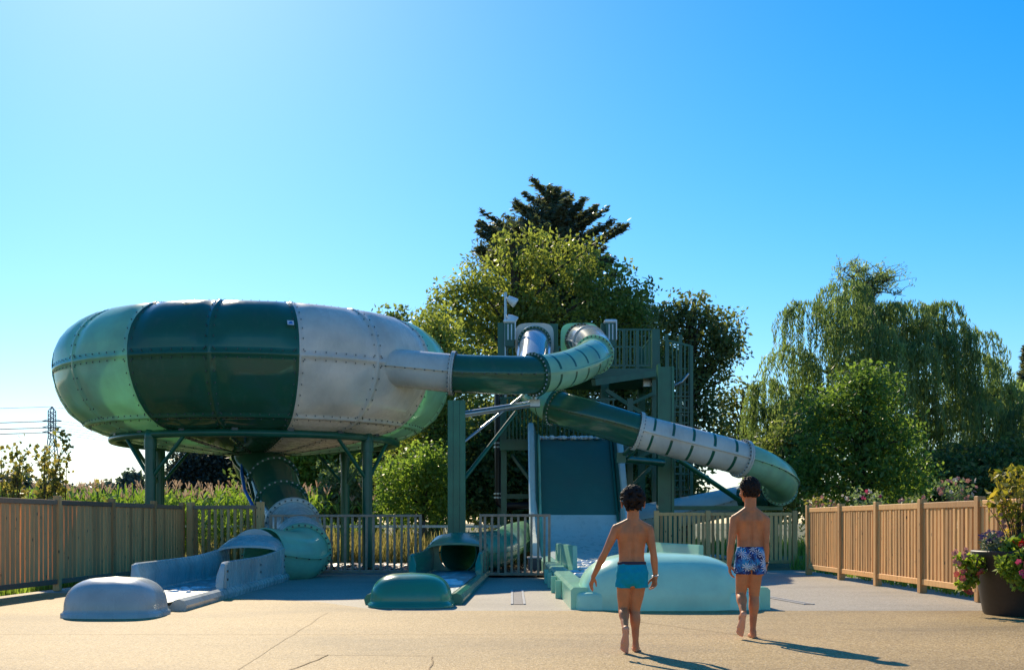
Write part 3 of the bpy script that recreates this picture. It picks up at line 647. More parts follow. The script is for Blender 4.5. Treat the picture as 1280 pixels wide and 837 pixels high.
mb=MB()
for i in range(150):
    y=random.choice([17.2,18.4,19.6,21.0,22.4,23.2])+random.gauss(0,.12); x=random.uniform(.9,2.4); mb.ell(Vector((x,y,.20))-O,(random.uniform(.06,.16),random.uniform(.03,.08),random.uniform(.015,.05)),8,5)
mb.obj('foam',M['foam'],ws,label='white foam on the pool water')['kind']='stuff'
# ------------------------------------------------------------------ tower
tw=thing('slide_tower','dark green steel slide tower with platforms, railings and stairs','tower',(1.5,31,0))
O=tw.location
def box(name,c,d,mat=M['steel'],label=None,rz=0): return MB().box(Vector(c)-O,d,rz).obj(name,mat,tw,label=label)
DZ=4.95
for x,y,h in ((-.27,31,6.1),(2.40,31.1,6.1),(3.72,31.1,5.95),(-.27,34.5,6.0),(3.72,34.5,6.0),(1.05,31.2,6.05)):
    box('post',(x,y,h/2),(.2 if x!=1.05 else .16,.22,h))
box('gate_board',(1.08,31.25,5.55),(.24,.04,1.15)); 
box('deck',(1.72,32.8,DZ-.1),(4.0,3.7,.12)); box('deck_edge',(1.72,30.93,DZ-.16),(4.05,.1,.26)) 
box('deck_edge',(3.80,32.8,DZ-.17),(.1,3.7,.24))
def balus(x0,y0,x1,y1,z0,z1,n,nm='baluster',z0b=None,z1b=None):
    me=MB().box((0,0,0),(.035,.035,z1-z0)).mesh(nm); me.materials.append(M['steel'])
    for i in range(n):
        f=(i+.5)/n; inst(nm,me,tw,Vector((x0+(x1-x0)*f,y0+(y1-y0)*f,(z0+z1)/2+((z0b or z0)-z0)*f))-O)
    for z,dz in ((z0+.02,0),(z1,0)):
        mb=MB(); mb.beam(Vector((x0,y0,z))-O,Vector((x1,y1,z+((z0b or z0)-z0)))-O,.05,.05); mb.obj('handrail',M['steel'],tw)
balus(2.55,31.1,3.6,31.1,DZ+.05,DZ+1.0,11); balus(3.76,31.3,3.76,34.4,DZ+.05,DZ+1.0,22)
balus(-.2,34.5,3.6,34.5,DZ+.05,DZ+1.05,26); balus(-.27,31.3,-.27,34.4,DZ+.05,DZ+1.0,22)
for x in (2.9,3.25): box('railing_post',(x,31.1,DZ+.5),(.08,.08,1.0))
# gate plates with a round hole
def plate(px,label,mat):
    n=64; c=P(px,424.5,31.0); hw,hh=.50,.43; mb=MB(); o,i=[],[]
    for k in range(n):
        a=2*PI*k/n; cs,sn=math.cos(a),math.sin(a); o.append((hw*math.copysign(abs(cs)**.5,cs),hh*math.copysign(abs(sn)**.5,sn) - (.06 if sn<0 else 0))); i.append((.355*cs,.355*sn))
    L=lambda pts,y:[Vector((c.x+x,c.y+y,c.z+z))-O for x,z in pts]
    mb.grid([L(i,-.03),L(o,-.03),L(o,.03),L(i,.03),L(i,-.03)],0,False,False,True); mb.obj('gate_plate',mat,tw,label=label)
plate(668,'light grey rounded plate at the left tube gate',M['grey']); plate(725,'mint green rounded plate at the right tube gate',M['mint'])
for px in (637,763):
    c=P(px,418,30.85)-O; mb=MB(); mb.box(c,(.24,.2,.62)); mb.obj('signal_box',M['steel'],tw); 
    mb=MB(); mb.box(c+Vector((0,0,.33)),(.32,.28,.09),bev=.03); mb.box(c+Vector((.145,-.02,.1)),(.03,.26,.5)); mb.box(c+Vector((-.04,-.108,.05)),(.03,.02,.4)); mb.box(c+Vector((.05,-.108,.05)),(.03,.02,.4)); mb.obj('box_cap',M['white'],tw)
# lower deck for the wide slide
box('deck',(1.35,29.75,2.86),(3.3,.9,.12)); box('deck_edge',(1.35,29.28,2.83),(3.3,.06,.22))
balus(-.2,29.35,.52,29.35,2.95,4.0,8); balus(.6,30.15,2.6,30.15,2.95,4.05,18); balus(-.27,29.35,-.27,30.9,2.95,4.0,9)
for x in (-.2,2.9): box('post',(x,29.5,2.0),(.14,.14,4.0))
# beams and braces
for a,b_,w in ((P(632,620,30.5),P(668,620,30.5),.12),(P(640,568,30.5),P(668,606,30),.08),(P(742,478,29.6),P(822,466,30.8),.16),(P(757,487,30.5),P(808,520,30.6),.1),(P(783,507,30.6),P(822,489,30.6),.08),(P(632,490,31),P(700,490,31),.12),(P(757,590,31),P(822,560,31),.09),(P(757,640,31),P(822,575,31),.09)):
    MB().beam(a-O,b_-O,w,w).obj('brace',M['steel'],tw)
box('control_box',P(811,478,31.4),(.30,.2,.22),M['zinc'])
# stairs at the right-hand side
for i in range(26):
    z=DZ-.19*i; x=4.15+.5*((i%2)); 
    box('tread',(4.25+.0*i,31.3+.13*i if i<13 else 32.9-.13*(i-13),z),(.9,.28,.04))
for x,y in ((3.98,30.9),(4.62,30.9),(4.35,31.0),(3.98,33),(4.62,33)): box('stair_post',(x,y,2.75 if x>4.5 else 2.9),(.08,.08,5.5 if x>4.5 else 5.8))
balus(3.98,30.95,4.62,30.95,4.0,5.65,6,z0b=3.85); 
for z in (.6,1.0,1.4,1.8,2.2,2.6,3.0,3.4,3.8,4.2): MB().beam(Vector((3.98,30.9,z))-O,Vector((4.62,30.9,z))-O,.03,.03).obj('stair_rail',M['steel'],tw)
for x in (4.08,4.2,4.32,4.44,4.54): MB().box(Vector((x,30.92,2.3))-O,(.025,.025,3.6)).obj('baluster',M['steel'],tw)
mb=MB(); mb.tube([P(843,482,30.8)-O,P(853,477,30.7)-O,P(861,467,30.7)-O],.04,8); mb.obj('handrail',M['zinc'],tw)
# lamp mast at the left of the tower
lm=thing('lamp_mast','thin grey mast with two white lamp heads on top of the tower','lamp mast',P(632,470,30.9))
MB().tube([(0,0,-.9),(0,0,1.0+1.16)],.035,8).obj('pole',M['zinc'],lm)
for z in (2.02,1.55):
    mb=MB(); rot=Matrix.Rotation(.6,3,'Y'); n=12
    rings=[[Vector((.05,0,z))+rot@Vector((x,r*math.cos(2*PI*k/n),r*math.sin(2*PI*k/n))) for k in range(n)] for x,r in ((0,.05),(.08,.09),(.24,.13),(.26,.12),(.25,.02))]
    mb.loft(rings); mb.obj('lamp_head',M['white'],lm)
wp=thing('drain_pipe','black drain pipe bending right at the left post of the tower','pipe',P(623,653,30.5))
mb=MB(); y=0; mb.tube([(0,0,3.4),(0,0,.62),(.03,0,.5),(.14,0,.42),(.3,0,.42),(.8,-.1,.44),(.86,-.15,.38),(.88,-.2,.1)],.10,14); mb.obj('pipe_run',M['black'],wp)
for z in (.62,.72,1.9,2.0): MB().tube([(0,0,z),(0,0,z+.04)],.125,14).obj('pipe_clamp',M['zinc'],wp)
ub=thing('equipment_box','small grey equipment box on the bark beside the wide slide','box',(P(668,0,22.4).x,22.4,0))
MB().box((0,0,.15),(.24,.24,.26),bev=.01).obj('case',plain('box_grey',(.12,.11,.10),.6),ub); MB().box((0,0,.30),(.27,.27,.035),bev=.008).obj('lid',M['concrete'],ub)
# ------------------------------------------------------------------ vegetation
DENS=.36
def unit(v): return v/np.maximum(np.linalg.norm(v,axis=1,keepdims=True),1e-9)
def leafquads(C, A, size, aspect, rng, up=.35, fold=0):
    """diamond leaves: centre C, axis A (unit), length size (N,)"""
    n=len(C); nr=unit(rng.normal(size=(n,3))+np.array([0,0,up])); Wd=unit(np.cross(A,nr)); L=size[:,None]
    V=np.empty((n*4,3)); V[0::4]=C-A*L*.5; V[1::4]=C+Wd*L*aspect*.5-A*L*.06; V[2::4]=C+A*L*.5; V[3::4]=C-Wd*L*aspect*.5-A*L*.06
    return V
def crown(blobs, nclump, nleaf, ls, rng, crad=.5, flat=.7, aspect=.5, surf=.45, droop=.25):
    """blobs: (x,y,z,rx,ry,rz) in metres"""
    B=np.array(blobs); w=(B[:,3]*B[:,4]*B[:,5])**.7; w/=w.sum()
    bi=rng.choice(len(B),nclump,p=w); d=unit(rng.normal(size=(nclump,3))); u=rng.random(nclump)**(surf*.6)*rng.uniform(.82,1.12,nclump)
    cc=B[bi,:3]+d*B[bi,3:]*u[:,None]
    cr=crad*rng.uniform(.5,1.35,nclump); ct=np.clip(rng.normal(.42,.17,nclump),0,1)
    k=np.repeat(np.arange(nclump),np.maximum(6,(nleaf*DENS*(cr/crad)**2).astype(int))); n=len(k)
    g=np.clip(rng.normal(size=(n,3)),-1.7,1.7)*np.array([1,1,flat])*.5; C=cc[k]+g*cr[k][:,None]
    A=unit(rng.normal(size=(n,3))+unit(g)*.6-np.array([0,0,droop]))
    V=leafquads(C,A,ls*rng.uniform(.6,1.3,n),aspect,rng)
    t=np.clip(ct[k]+rng.normal(0,.2,n),0,1)
    return V,t,cc
def limbs(mb, base, top, r, targets, rng, n=26, thin=.03):
    base=Vector(base); top=Vector(top); H=(top-base)
    pts=[base+H*f+Vector((rng.normal(0,.12),rng.normal(0,.12),0))*(f*(1-f)*4) for f in np.linspace(0,1,9)]
    pts[0]=base; mb.tube(pts,[r*(1.35 if i==0 else 1)*(1-.72*i/8) for i in range(9)],10)
    if len(targets)==0: return
    for q in rng.choice(len(targets),min(n,len(targets)),replace=False):
        T=Vector(targets[q]); f=min(.95,max(.25,(T.z-base.z)/max(H.z,.1)*.75)); s=base+H*f
        m=s.lerp(T,.5)+Vector((0,0,abs(T.z-s.z)*.1+.2)); rr=max(thin,r*.33*(1-f*.5))
        mb.tube(catmull([s,m,T],4),[rr*(1-.8*i/8) for i in range(9)],6)
def W2(px,py,rx,ry,Y,dz=0,ky=.62):
    s=Y/F; return ((px-640)*s, Y+dz, CAMH+(653-py)*s, rx*s, max(rx,ry)*s*ky, ry*s)
def tree(name,label,Y,bl,nclump,nleaf,ls,mat,base_px,r,seed,crad=.5,group=None,cat='tree',aspect=.5,surf=.45,flat=.7,nl=26,trunk_top=None,droop=.25,zb=0):
    rng=np.random.default_rng(seed); B=[W2(*b[:4],Y,b[4] if len(b)>4 else 0) for b in bl]
    bx=(base_px-640)*Y/F; t=thing(name,label,cat,(bx,Y,zb),0,group); o=np.array([bx,Y,zb])
    B=[(b[0]-bx,b[1]-Y,b[2]-zb,*b[3:]) for b in B]
    V,tt,cc=crown(B,nclump,nleaf,ls,rng,crad,flat,aspect,surf,droop)
    keep=V[:,2].reshape(-1,4).min(1)>.05; V=V.reshape(-1,4,3)[keep].reshape(-1,3); tt=tt[keep]
    qobj('crown',V,mat,tt,t)
    top=max(B,key=lambda b:b[2]); mb=MB(); limbs(mb,(0,0,-.05),(top[0],top[1],top[2]+top[5]*(.4 if trunk_top is None else trunk_top)),r,cc,rng,nl); mb.obj('trunk',M['bark'],t); return t
L={}
L['lime']=leafmat('lime_leaves',(.12,.15,.04),(.40,.41,.12),.6)
L['dark']=leafmat('dark_leaves',(.07,.11,.045),(.28,.31,.12),.55)
L['russet']=leafmat('russet_leaves',(.08,.115,.04),(.30,.32,.12),.55,(1.25,1.25,.7))
L['fir']=leafmat('fir_needles',(.07,.085,.06),(.19,.20,.13),.4)
L['bright']=leafmat('bright_leaves',(.11,.18,.04),(.36,.46,.11),.58)
L['willow']=leafmat('willow_leaves',(.09,.145,.07),(.36,.42,.18),.58)
L['blue']=leafmat('blue_dark_leaves',(.022,.034,.034),(.08,.09,.075),.3)
L['pale']=leafmat('pale_leaves',(.10,.15,.07),(.30,.35,.20),.45)
L['corn']=leafmat('maize_leaves',(.10,.18,.03),(.34,.44,.09),.5)
L['hay']=leafmat('dry_grass',(.14,.16,.04),(.5,.42,.2),.45,(1.2,1.15,.8))
L['tassel']=leafmat('maize_tassels',(.36,.22,.13),(.6,.42,.30),.4,(1,1,1))
L['far']=leafmat('far_leaves',(.07,.10,.09),(.15,.19,.16),.3)
L['bush']=leafmat('green_bush_leaves',(.08,.14,.035),(.29,.38,.09),.55)
L['autumn']=leafmat('reddish_green_leaves',(.13,.16,.04),(.42,.31,.12),.5)
# fir behind the tower
def fir(label,px,Y,top_py,halfw,base,seed,n=60,zmin=.45,ln=.34,blobs=()):
    rng=np.random.default_rng(seed); s=Y/F; H=CAMH+(653-top_py)*s; bx=(px-640)*s
    t=thing('fir_tree',label,'tree',(bx,Y,0)); Vs=[]; mb=MB(); mb.tube([(0,0,-.05),(0,0,H*.5),(0,0,H-.1)],[.32,.2,.03],8)
    z=H-.15
    while z>H*zmin:
        f=(H-z)/(H*(1-zmin)); Lb=halfw*s*min(.56,(.03+1.1*f**.75))
        for k in range(int(9+6*f)):
            a=rng.uniform(0,2*PI); l=Lb*rng.uniform(.45,1.2); zz=z+rng.normal(0,.12)
            p0=np.array([0,0,zz]); d=np.array([math.cos(a),math.sin(a),(.42-.5*f)*rng.uniform(.6,1.4)]); tip=p0+d*l; tip[2]+=.18*l
            mb.tube([tuple(p0),tuple(p0+d*l*.6),tuple(tip)],[.03,.018,.006],4)
            m=max(14,int(l*150)); u=rng.random(m)**.8; P0=p0+(np.outer(u,d*l)); P0[:,2]+=.18*l*u**2
            side=np.array([-d[1],d[0],0]); A=unit(side*rng.choice([-1,1],m)[:,None]*1.1+d*.9+rng.normal(0,.3,(m,3))-np.array([0,0,.25]))
            C=P0+rng.normal(0,.06,(m,3))+A*.13*(1.1-u)[:,None]*np.maximum(l*.5,.5)
            Vs.append(leafquads(C,A,ln*.62*rng.uniform(.5,1.3,m),.3,rng,1.0))
        z-=rng.uniform(.26,.42)*(1 if f<.5 else 1.15)
    if blobs:
        V_,t_,_c=crown([tuple(np.array(W2(*q,Y))-np.array([bx,Y,0,0,0,0])) for q in blobs],260,150,.30,rng,.5,.8,.2,.4,-.25); Vs.append(V_)
    V=np.vstack(Vs); qobj('crown',V,L['fir'],rng.random(len(V)//4),t); mb.obj('trunk',M['bark'],t); return t
fir('dark fir rising to a point above the tall leafy tree behind the tower',686,50,240,165,0,21,zmin=.42,ln=.5,blobs=[(686,254,9,14),(684,268,26,13),(680,284,48,14),(676,300,66,16),(678,325,80,26)])
fir('dark conifer at the far right edge beside the willow',1283,52,432,38,0,22,zmin=.1,ln=.4)
tree('broadleaf_tree','tall sunlit leafy tree behind the tower and the inlet tube',43,[(640,365,62,58),(590,405,52,55),(705,380,70,65),(745,345,36,36),(605,340,32,36),(556,425,42,46),(655,450,90,80),(575,510,55,70,-1),(770,400,36,45),(675,325,45,26),(545,395,18,22),(640,310,24,22),(720,315,28,24),(580,365,20,24),(775,365,36,34),(800,405,30,34),(790,450,40,40)],500,170,.18,L['lime'],655,.4,31,crad=.62)
tree('broadleaf_tree','dark leafy tree right of the tall sunlit tree behind the tower railing',46,[(770,410,55,60),(800,440,50,55),(750,500,70,80),(690,560,80,80),(800,540,55,70),(640,560,60,70)],460,300,.18,L['russet'],770,.35,32,crad=.8)
tree('broadleaf_tree','airy leafy tree with open branches between tower and willow',41,[(870,430,42,45),(895,420,26,36),(850,480,45,45),(880,500,32,38),(840,400,26,20),(905,445,18,30),(868,380,22,14),(830,560,45,60),(890,550,22,35)],320,120,.18,L['russet'],850,.25,33,crad=.6,nl=60,surf=.4)
tree('dark_hedge_tree','very dark tree standing behind the wide slide and tower legs',40,[(600,625,55,35),(640,590,70,70),(720,600,70,70),(800,605,70,55),(600,570,50,60)],420,260,.22,L['dark'],700,.25,34,crad=.8)
tree('small_tree','distant dark tree crown just showing over the bowl rim',60,[(492,398,18,12),(478,406,16,10),(520,440,40,40),(500,480,50,50)],90,120,.3,L['dark'],500,.25,35,crad=.8)
tree('broadleaf_tree','leafy tree with yellow green edges left of the broad green column',38,[(545,470,34,70),(530,560,38,60),(520,600,45,40),(555,520,30,60),(500,615,30,25),(545,420,25,40)],330,140,.16,L['lime'],545,.25,36,crad=.6)
tree('leafy_shrub','shrub with sunlit yellow green leaves behind the long brown railing',33,[(535,590,32,35),(510,630,35,25),(550,625,25,28),(490,600,22,25)],200,90,.14,L['bright'],530,.12,37,crad=.45,cat='shrub')
tree('leafy_tree','bright green tree seen under the bowl right of the exit tube',37,[(390,590,38,35),(365,615,35,30),(410,570,35,22),(360,580,28,22),(430,560,25,15)],260,110,.16,L['bright'],390,.2,38,crad=.5)
tree('leafy_shrub','pale silvery green bush under the bowl between the column pairs',35,[(425,610,22,30),(435,630,24,20),(412,630,20,18)],130,130,.15,L['pale'],425,.1,39,crad=.4,cat='shrub')
tree('dark_hedge_tree','dark tree behind the bright bushes under the bowl',42,[(470,590,45,50),(440,570,60,40),(400,620,60,30),(500,570,40,45),(350,600,40,40)],330,260,.2,L['dark'],470,.25,40,crad=.8)
tree('dark_hedge_tree','dark bluish tree beyond the maize seen under the left of the bowl',48,[(262,595,42,32),(285,580,35,28),(235,605,28,26),(310,600,30,30),(250,575,25,15)],340,240,.18,L['blue'],265,.25,41,crad=.7)
tree('leafy_tree','bushy bright green tree in front of the willow behind the right fence',36,[(1075,520,55,55),(1060,570,65,55),(1105,560,50,50),(1040,600,50,35),(1085,480,32,25),(1120,600,45,35),(1010,590,22,28),(1020,520,22,25)],430,130,.15,L['bush'],1075,.22,42,crad=.6)
tree('small_tree','small thin tree at the left edge of the willow',50,[(930,500,22,22),(915,530,20,26),(940,550,24,30),(905,505,12,16)],80,60,.24,L['russet'],930,.15,43,crad=.6)
# willow
def willow():
    Y=46; s=Y/F; rng=np.random.default_rng(51); bx=(1120-640)*s
    t=thing('willow_tree','wide weeping willow with hanging strands and bare twigs on top at right','tree',(bx,Y,0))
    heads=[(1085,394,34,10),(1062,379,22,10),(1112,386,22,8),(1090,380,12,6),(1036,378,30,14),(1008,392,24,18),(1120,394,40,16),(1165,412,32,14),(1150,440,40,22),(1200,432,34,20),(1225,462,34,24),(1245,500,28,22),(985,452,26,20),(960,490,20,18),(948,520,16,16),(1265,530,28,24),(1060,430,40,22),(1100,455,50,22),(1180,490,40,24),(1030,470,36,22),(1240,560,36,24),(985,520,28,20),(1010,505,30,20),(1205,520,36,24),(1278,490,20,18),(1150,540,40,24),(1190,575,40,20),(965,560,24,18),(1262,585,30,20),(1120,500,40,22),(1176,388,18,10)]
    Vs=[];ts_=[];mb=MB(); tgt=[]
    for (px,py,rx,ry) in heads:
        c=np.array([(px-640)*s-bx,0,CAMH+(653-py)*s]); R=np.array([rx*s,max(rx,ry)*s*1.0,ry*s]); tgt.append(Vector(c))
        n=int(rx*ry*.085)+36; hl=rng.uniform(.7,1.25); ht=rng.uniform(.15,.72); c[1]=rng.normal(0,.9)-.02*max(0,py-430)*s*10
        for q in range(n):
            d=unit(rng.normal(size=(1,3)))[0]; d[2]=abs(d[2])*.9+.05; p=c+d*R*rng.uniform(.7,1.1)
            ln=min(p[2]-.5, rng.uniform(.7,2.6)*hl); o=np.array([d[0],d[1],0]); o/=max(np.linalg.norm(o),.2)
            m=int(ln/.05)+4; u=np.linspace(0,1,m); C=np.empty((m,3)); out=.55*rng.uniform(.3,1.2)
            sw=rng.normal(0,.12,2)
            C[:,0]=p[0]+o[0]*out*(1-np.exp(-3*u))+sw[0]*u; C[:,1]=p[1]+o[1]*out*(1-np.exp(-3*u))+sw[1]*u; C[:,2]=p[2]+.12*np.sin(u*PI)*(u<.3)-ln*u**1.25
            C+=rng.normal(0,.035,(m,3)); A=unit(np.c_[rng.normal(0,.38,(m,2)),-np.ones(m)])
            Vs.append(leafquads(C,A,rng.uniform(.16,.30,m),.17,rng,0)); base=np.clip(rng.normal(ht,.13),0,1); ts_.append(np.clip(base+rng.normal(0,.14,m),0,1))
    qobj('crown',np.vstack(Vs),L['willow'],np.concatenate(ts_),t)
    limbs(mb,(0,0,-.05),(-.9,0,7.3),.5,[tuple(v) for v in tgt],rng,17,.08)
    top=Vector(((1085-640)*s-bx,0,CAMH+(653-372)*s)); Vs=[];
    for q in range(13):   # open twiggy top
        a=-1.3+2.6*q/12+rng.normal(0,.1); l=rng.uniform(1.3,2.1)*(1-.18*abs(a)); e=top+Vector((math.sin(a)*l,rng.normal(0,.6),math.cos(a)*l-.2)); m=top.lerp(e,.5)+Vector((rng.normal(0,.12),0,.18)); pts=catmull([top+Vector((rng.normal(0,.1),0,-.7)),top.lerp(e,.15),m,e],6); mb.tube(pts,[.06*(1-.9*i/(len(pts)-1)) for i in range(len(pts))],5)
        for w in range(15):
            f=pts[rng.integers(7,len(pts))]; g=f+Vector((rng.normal(0,.42),rng.normal(0,.4),rng.uniform(-.12,.55))); mid=f.lerp(g,.5)+Vector((0,0,.06)); mb.tube([f,mid,g],[.014,.010,.004],4)
            mm=int(rng.integers(5,24)); uu=rng.random(mm)**.6; C=np.array([f.lerp(g,x) for x in uu])+rng.normal(0,.07,(mm,3)); Vs.append(leafquads(C,unit(rng.normal(size=(mm,3))-np.array([0,0,.9])),rng.uniform(.10,.22,mm),.22,rng))
    qobj('top_leaves',np.vstack(Vs),L['willow'],np.clip(RNG.normal(.6,.2,len(np.vstack(Vs))//4),0,1),t); mb.obj('trunk',M['bark'],t)
willow()
tree('dark_hedge_tree','dark hedge under the willow behind the right fence',43,[(1180,600,70,40),(1250,600,60,45),(1110,620,60,30),(980,615,45,35),(1000,560,40,40)],330,260,.2,L['dark'],1180,.2,52,crad=.7)
# sparse sapling at the left
def sapling(px,Y,label,stems,seed,mat,ls=.11):
    rng=np.random.default_rng(seed); s=Y/F; bx=(px-640)*s; t=thing('sapling',label,'sapling',(bx,Y,0)); mb=MB(); Vs=[]
    for (tx,ty,k) in stems:
        tip=Vector(((tx-px)*s,rng.normal(0,.25),CAMH+(653-ty)*s)); b0=Vector((rng.normal(0,.12),rng.normal(0,.1),-.03)); m=b0.lerp(tip,.5)+Vector((rng.normal(0,.08),0,.1)); pts=catmull([b0,m,tip],8); mb.tube(pts,[.022*(1-.8*i/(len(pts)-1)) for i in range(len(pts))],6)
        for j in range(k):
            f=pts[rng.integers(8,len(pts))]; g=f+Vector((rng.normal(0,.11),rng.normal(0,.11),rng.uniform(.0,.16))); mb.tube([f,g],[.006,.003],4)
            q=5; C=np.array(g)+rng.normal(0,.05,(q,3)); Vs.append(leafquads(C,unit(rng.normal(size=(q,3))-np.array([0,0,.6])),ls*rng.uniform(.7,1.3,q),.75,rng))
    V=np.vstack(Vs); qobj('foliage',V,mat,rng.random(len(V)//4),t); mb.obj('stem',M['bark'],t)
sapling(62,24,'young leafy sapling in front of the pylon behind the left fence',[(83,552,14),(72,560,16),(52,572,14),(80,590,16),(66,585,16),(48,600,12),(60,608,12),(76,572,12)],61,L['autumn'])
sapling(22,24,'young leafy sapling at the left frame edge behind the fence',[(8,565,14),(16,558,10),(30,562,16),(24,580,16),(5,590,14),(34,590,12),(12,605,12),(28,606,10)],62,L['autumn'])
sapling(118,26,'single thin stem with a dark leaf tuft above the left fence',[(117,605,9),(116,612,6)],63,L['autumn'])
# maize field
def maize():
    rng=np.random.default_rng(71); V=[];T=[];V2=[]; n=0
    for y in np.concatenate([np.arange(29.2,34,.55),np.arange(34,70,1.5)]):
        for x in np.arange(-.62*y*.75-3,-1.2-(y-29)*.08 if y<40 else -7,.20 if y<34 else .34):
            if y<34 and x>-5.2 : continue
            h=rng.uniform(1.55,1.95)+ (y-30)*.004; px,py=x+rng.normal(0,.05),y+rng.normal(0,.08)
            st=np.array([[px-.012,py,0],[px+.012,py,0],[px+.010,py,h],[px-.010,py,h]]); V.append(st); T.append(.25)
            for k in range(8 if y<36 else 5):
                z=h*(.15+.8*k/8)+rng.normal(0,.03); a=rng.uniform(0,2*PI); l=rng.uniform(.4,.75)*(1-.25*abs(k/8-.4)); d=np.array([math.cos(a),math.sin(a)]); sd=np.array([-d[1],d[0]])*.04
                pr=[(0,0,.6),(.35,.30,1),(.75,.30,.8),(1,.02,.1)]; pp=[np.array([px+d[0]*l*q,py+d[1]*l*q,z+l*zz]) for q,zz,w in pr]; ww=[w for _,_,w in pr]; t0=np.clip(rng.normal(.55,.25),0,1)
                for j in range(3):
                    s0=np.array([*sd,0])*ww[j]; s1=np.array([*sd,0])*ww[j+1]; V.append(np.array([pp[j]-s0,pp[j]+s0,pp[j+1]+s1,pp[j+1]-s1])); T.append(t0)
            for j in range(4 if rng.random()<.4 else 0):
                a=rng.uniform(0,2*PI); e=np.array([px+math.cos(a)*.1,py+math.sin(a)*.1,h+rng.uniform(.08,.18)]); b0=np.array([px,py,h-.05]); w=np.array([.012,.0,0]); V2.append(np.array([b0-w,b0+w,e+w,e-w]))
    tag(qobj('maize_field',np.vstack(V),L['corn'],np.array(T)),label='green maize field beyond the left fence',kind='stuff'); tag(qobj('maize_tassels',np.vstack(V2),L['tassel'],rng.random(len(V2))),label='pinkish tassels over the maize field',kind='stuff')
maize()
def grass(name,label,x0,x1,y0,y1,n,h,mat,seed,w=.012):
    rng=np.random.default_rng(seed); x=rng.uniform(x0,x1,n); y=rng.uniform(y0,y1,n); hh=h*rng.uniform(.4,1.15,n)*(.75+.4*np.sin(x*3.1)*np.sin(y*2.3)); a=rng.uniform(0,6.28,n); lean=rng.normal(0,.22,(n,2))*hh[:,None]; dx,dy=np.cos(a)*w,np.sin(a)*w
    V=np.empty((n*4,3)); V[0::4]=np.c_[x-dx,y-dy,np.full(n,-.03)]; V[1::4]=np.c_[x+dx,y+dy,np.full(n,-.03)]; V[2::4]=np.c_[x+lean[:,0]+dx*.3,y+lean[:,1]+dy*.3,hh]; V[3::4]=np.c_[x+lean[:,0]-dx*.3,y+lean[:,1]-dy*.3,hh]
    tag(qobj(name,V,mat,np.clip(rng.normal(.5,.25,n),0,1)),label=label,kind='stuff')
grass('long_grass','tall dry yellow grass behind the long railing',-7.5,1.0,28.2,32.8,16000,.75,L['hay'],81,.016)
grass('long_grass','green grass at the foot of the trees behind the slides',-8,14,35.2,40,14000,.5,L['bright'],82,.02)
grass('weeds','low green weeds along the outside of the left fence',-7.3,-6.75,12.0,20,2600,.18,L['bright'],83,.012)
grass('long_grass','grass between the left fence and the maize field',-14,-6.6,20.5,29.5,9000,.35,L['hay'],84,.014)
grass('weeds','low planting strip behind the right fence',5.85,9,12,25.5,7000,.45,L['bright'],85,.014)
# far trees on the horizon at left
for i,(px,py,rx,ry,Y,lab) in enumerate(((165,602,9,12,150,'tallest small tree on the far left skyline beside the bowl column'),(134,611,12,7,160,'low distant tree left of the tallest skyline tree'),(152,610,8,7,155,'round distant tree touching the tallest skyline tree'),(108,613,12,6,170,'low far tree above the maize near the thin stem'),(15,606,26,12,140,'far dark tree at the left frame edge'),(62,612,24,7,165,'wide low far trees beneath the pylon'))):
    tree('far_tree',lab,Y,[(px,py,rx,ry),(px-rx*.4,py+ry*.6,rx*.7,ry*.6),(px+rx*.4,py+ry*.6,rx*.7,ry*.6)],70,40,.8,L['far'],px,.3,90+i,crad=1.0,group='small trees on the far left skyline',nl=6)
rng=np.random.default_rng(99); B=[((px-640)*.12,180+rng.normal(0,6),CAMH+(653-628)*.12,rng.uniform(2,5),3,rng.uniform(1.5,2.6)) for px in range(-400,1700,28)]
V,tt,_=crown(B,900,34,1.2,rng,1.6); keep=V[:,2].reshape(-1,4).min(1)>0; tag(qobj('far_wood',V.reshape(-1,4,3)[keep].reshape(-1,3),L['far'],tt[keep]),label='low far wood along the horizon',kind='stuff')
# pylon and lines
py=thing('electricity_pylon','tall lattice electricity pylon rising behind the sapling at left','pylon',((65-640)*240/F,240,0))
H=CAMH+(653-508)*240/F
mb=MB(); hwz=lambda z:.55+max(0,(H*.75-z))*.085
zs=list(np.linspace(0,H*.75,9))+list(np.linspace(H*.78,H-.9,6))
for sx in (-1,1):
    for sy in (-1,1):
        for a,b_ in zip(zs,zs[1:]): mb.beam((sx*hwz(a),sy*hwz(a),a),(sx*hwz(b_),sy*hwz(b_),b_),.16,.16)
        mb.beam((sx*hwz(zs[-1]),sy*hwz(zs[-1]),zs[-1]),(0,0,H),.14,.14)
for i,(a,b_) in enumerate(zip(zs,zs[1:])):
    s=1 if i%2 else -1
    for sy in (-1,1): mb.beam((s*hwz(a),sy*hwz(a),a),(-s*hwz(b_),sy*hwz(b_),b_),.11,.11); mb.beam((-s*hwz(a),sy*hwz(a),a),(s*hwz(b_),sy*hwz(b_),b_),.11,.11)
pm=plain('pylon_steel',(.16,.19,.22),.5,.3); mb.obj('lattice_mast',pm,py)
armz=[CAMH+(653-q)*240/F for q in (526,534,540)]; 
for z in armz:
    mb=MB()
    for s in (-1,1): mb.beam((0,0,z),(s*1.9,0,z),.16,.2); mb.beam((0,0,z+.5),(s*1.9,0,z+.05),.1,.1)
    mb.obj('cross_arm',pm,py)
wirem=plain('wire_grey',(.12,.15,.18),.5)
nm3=['highest','middle','lowest']
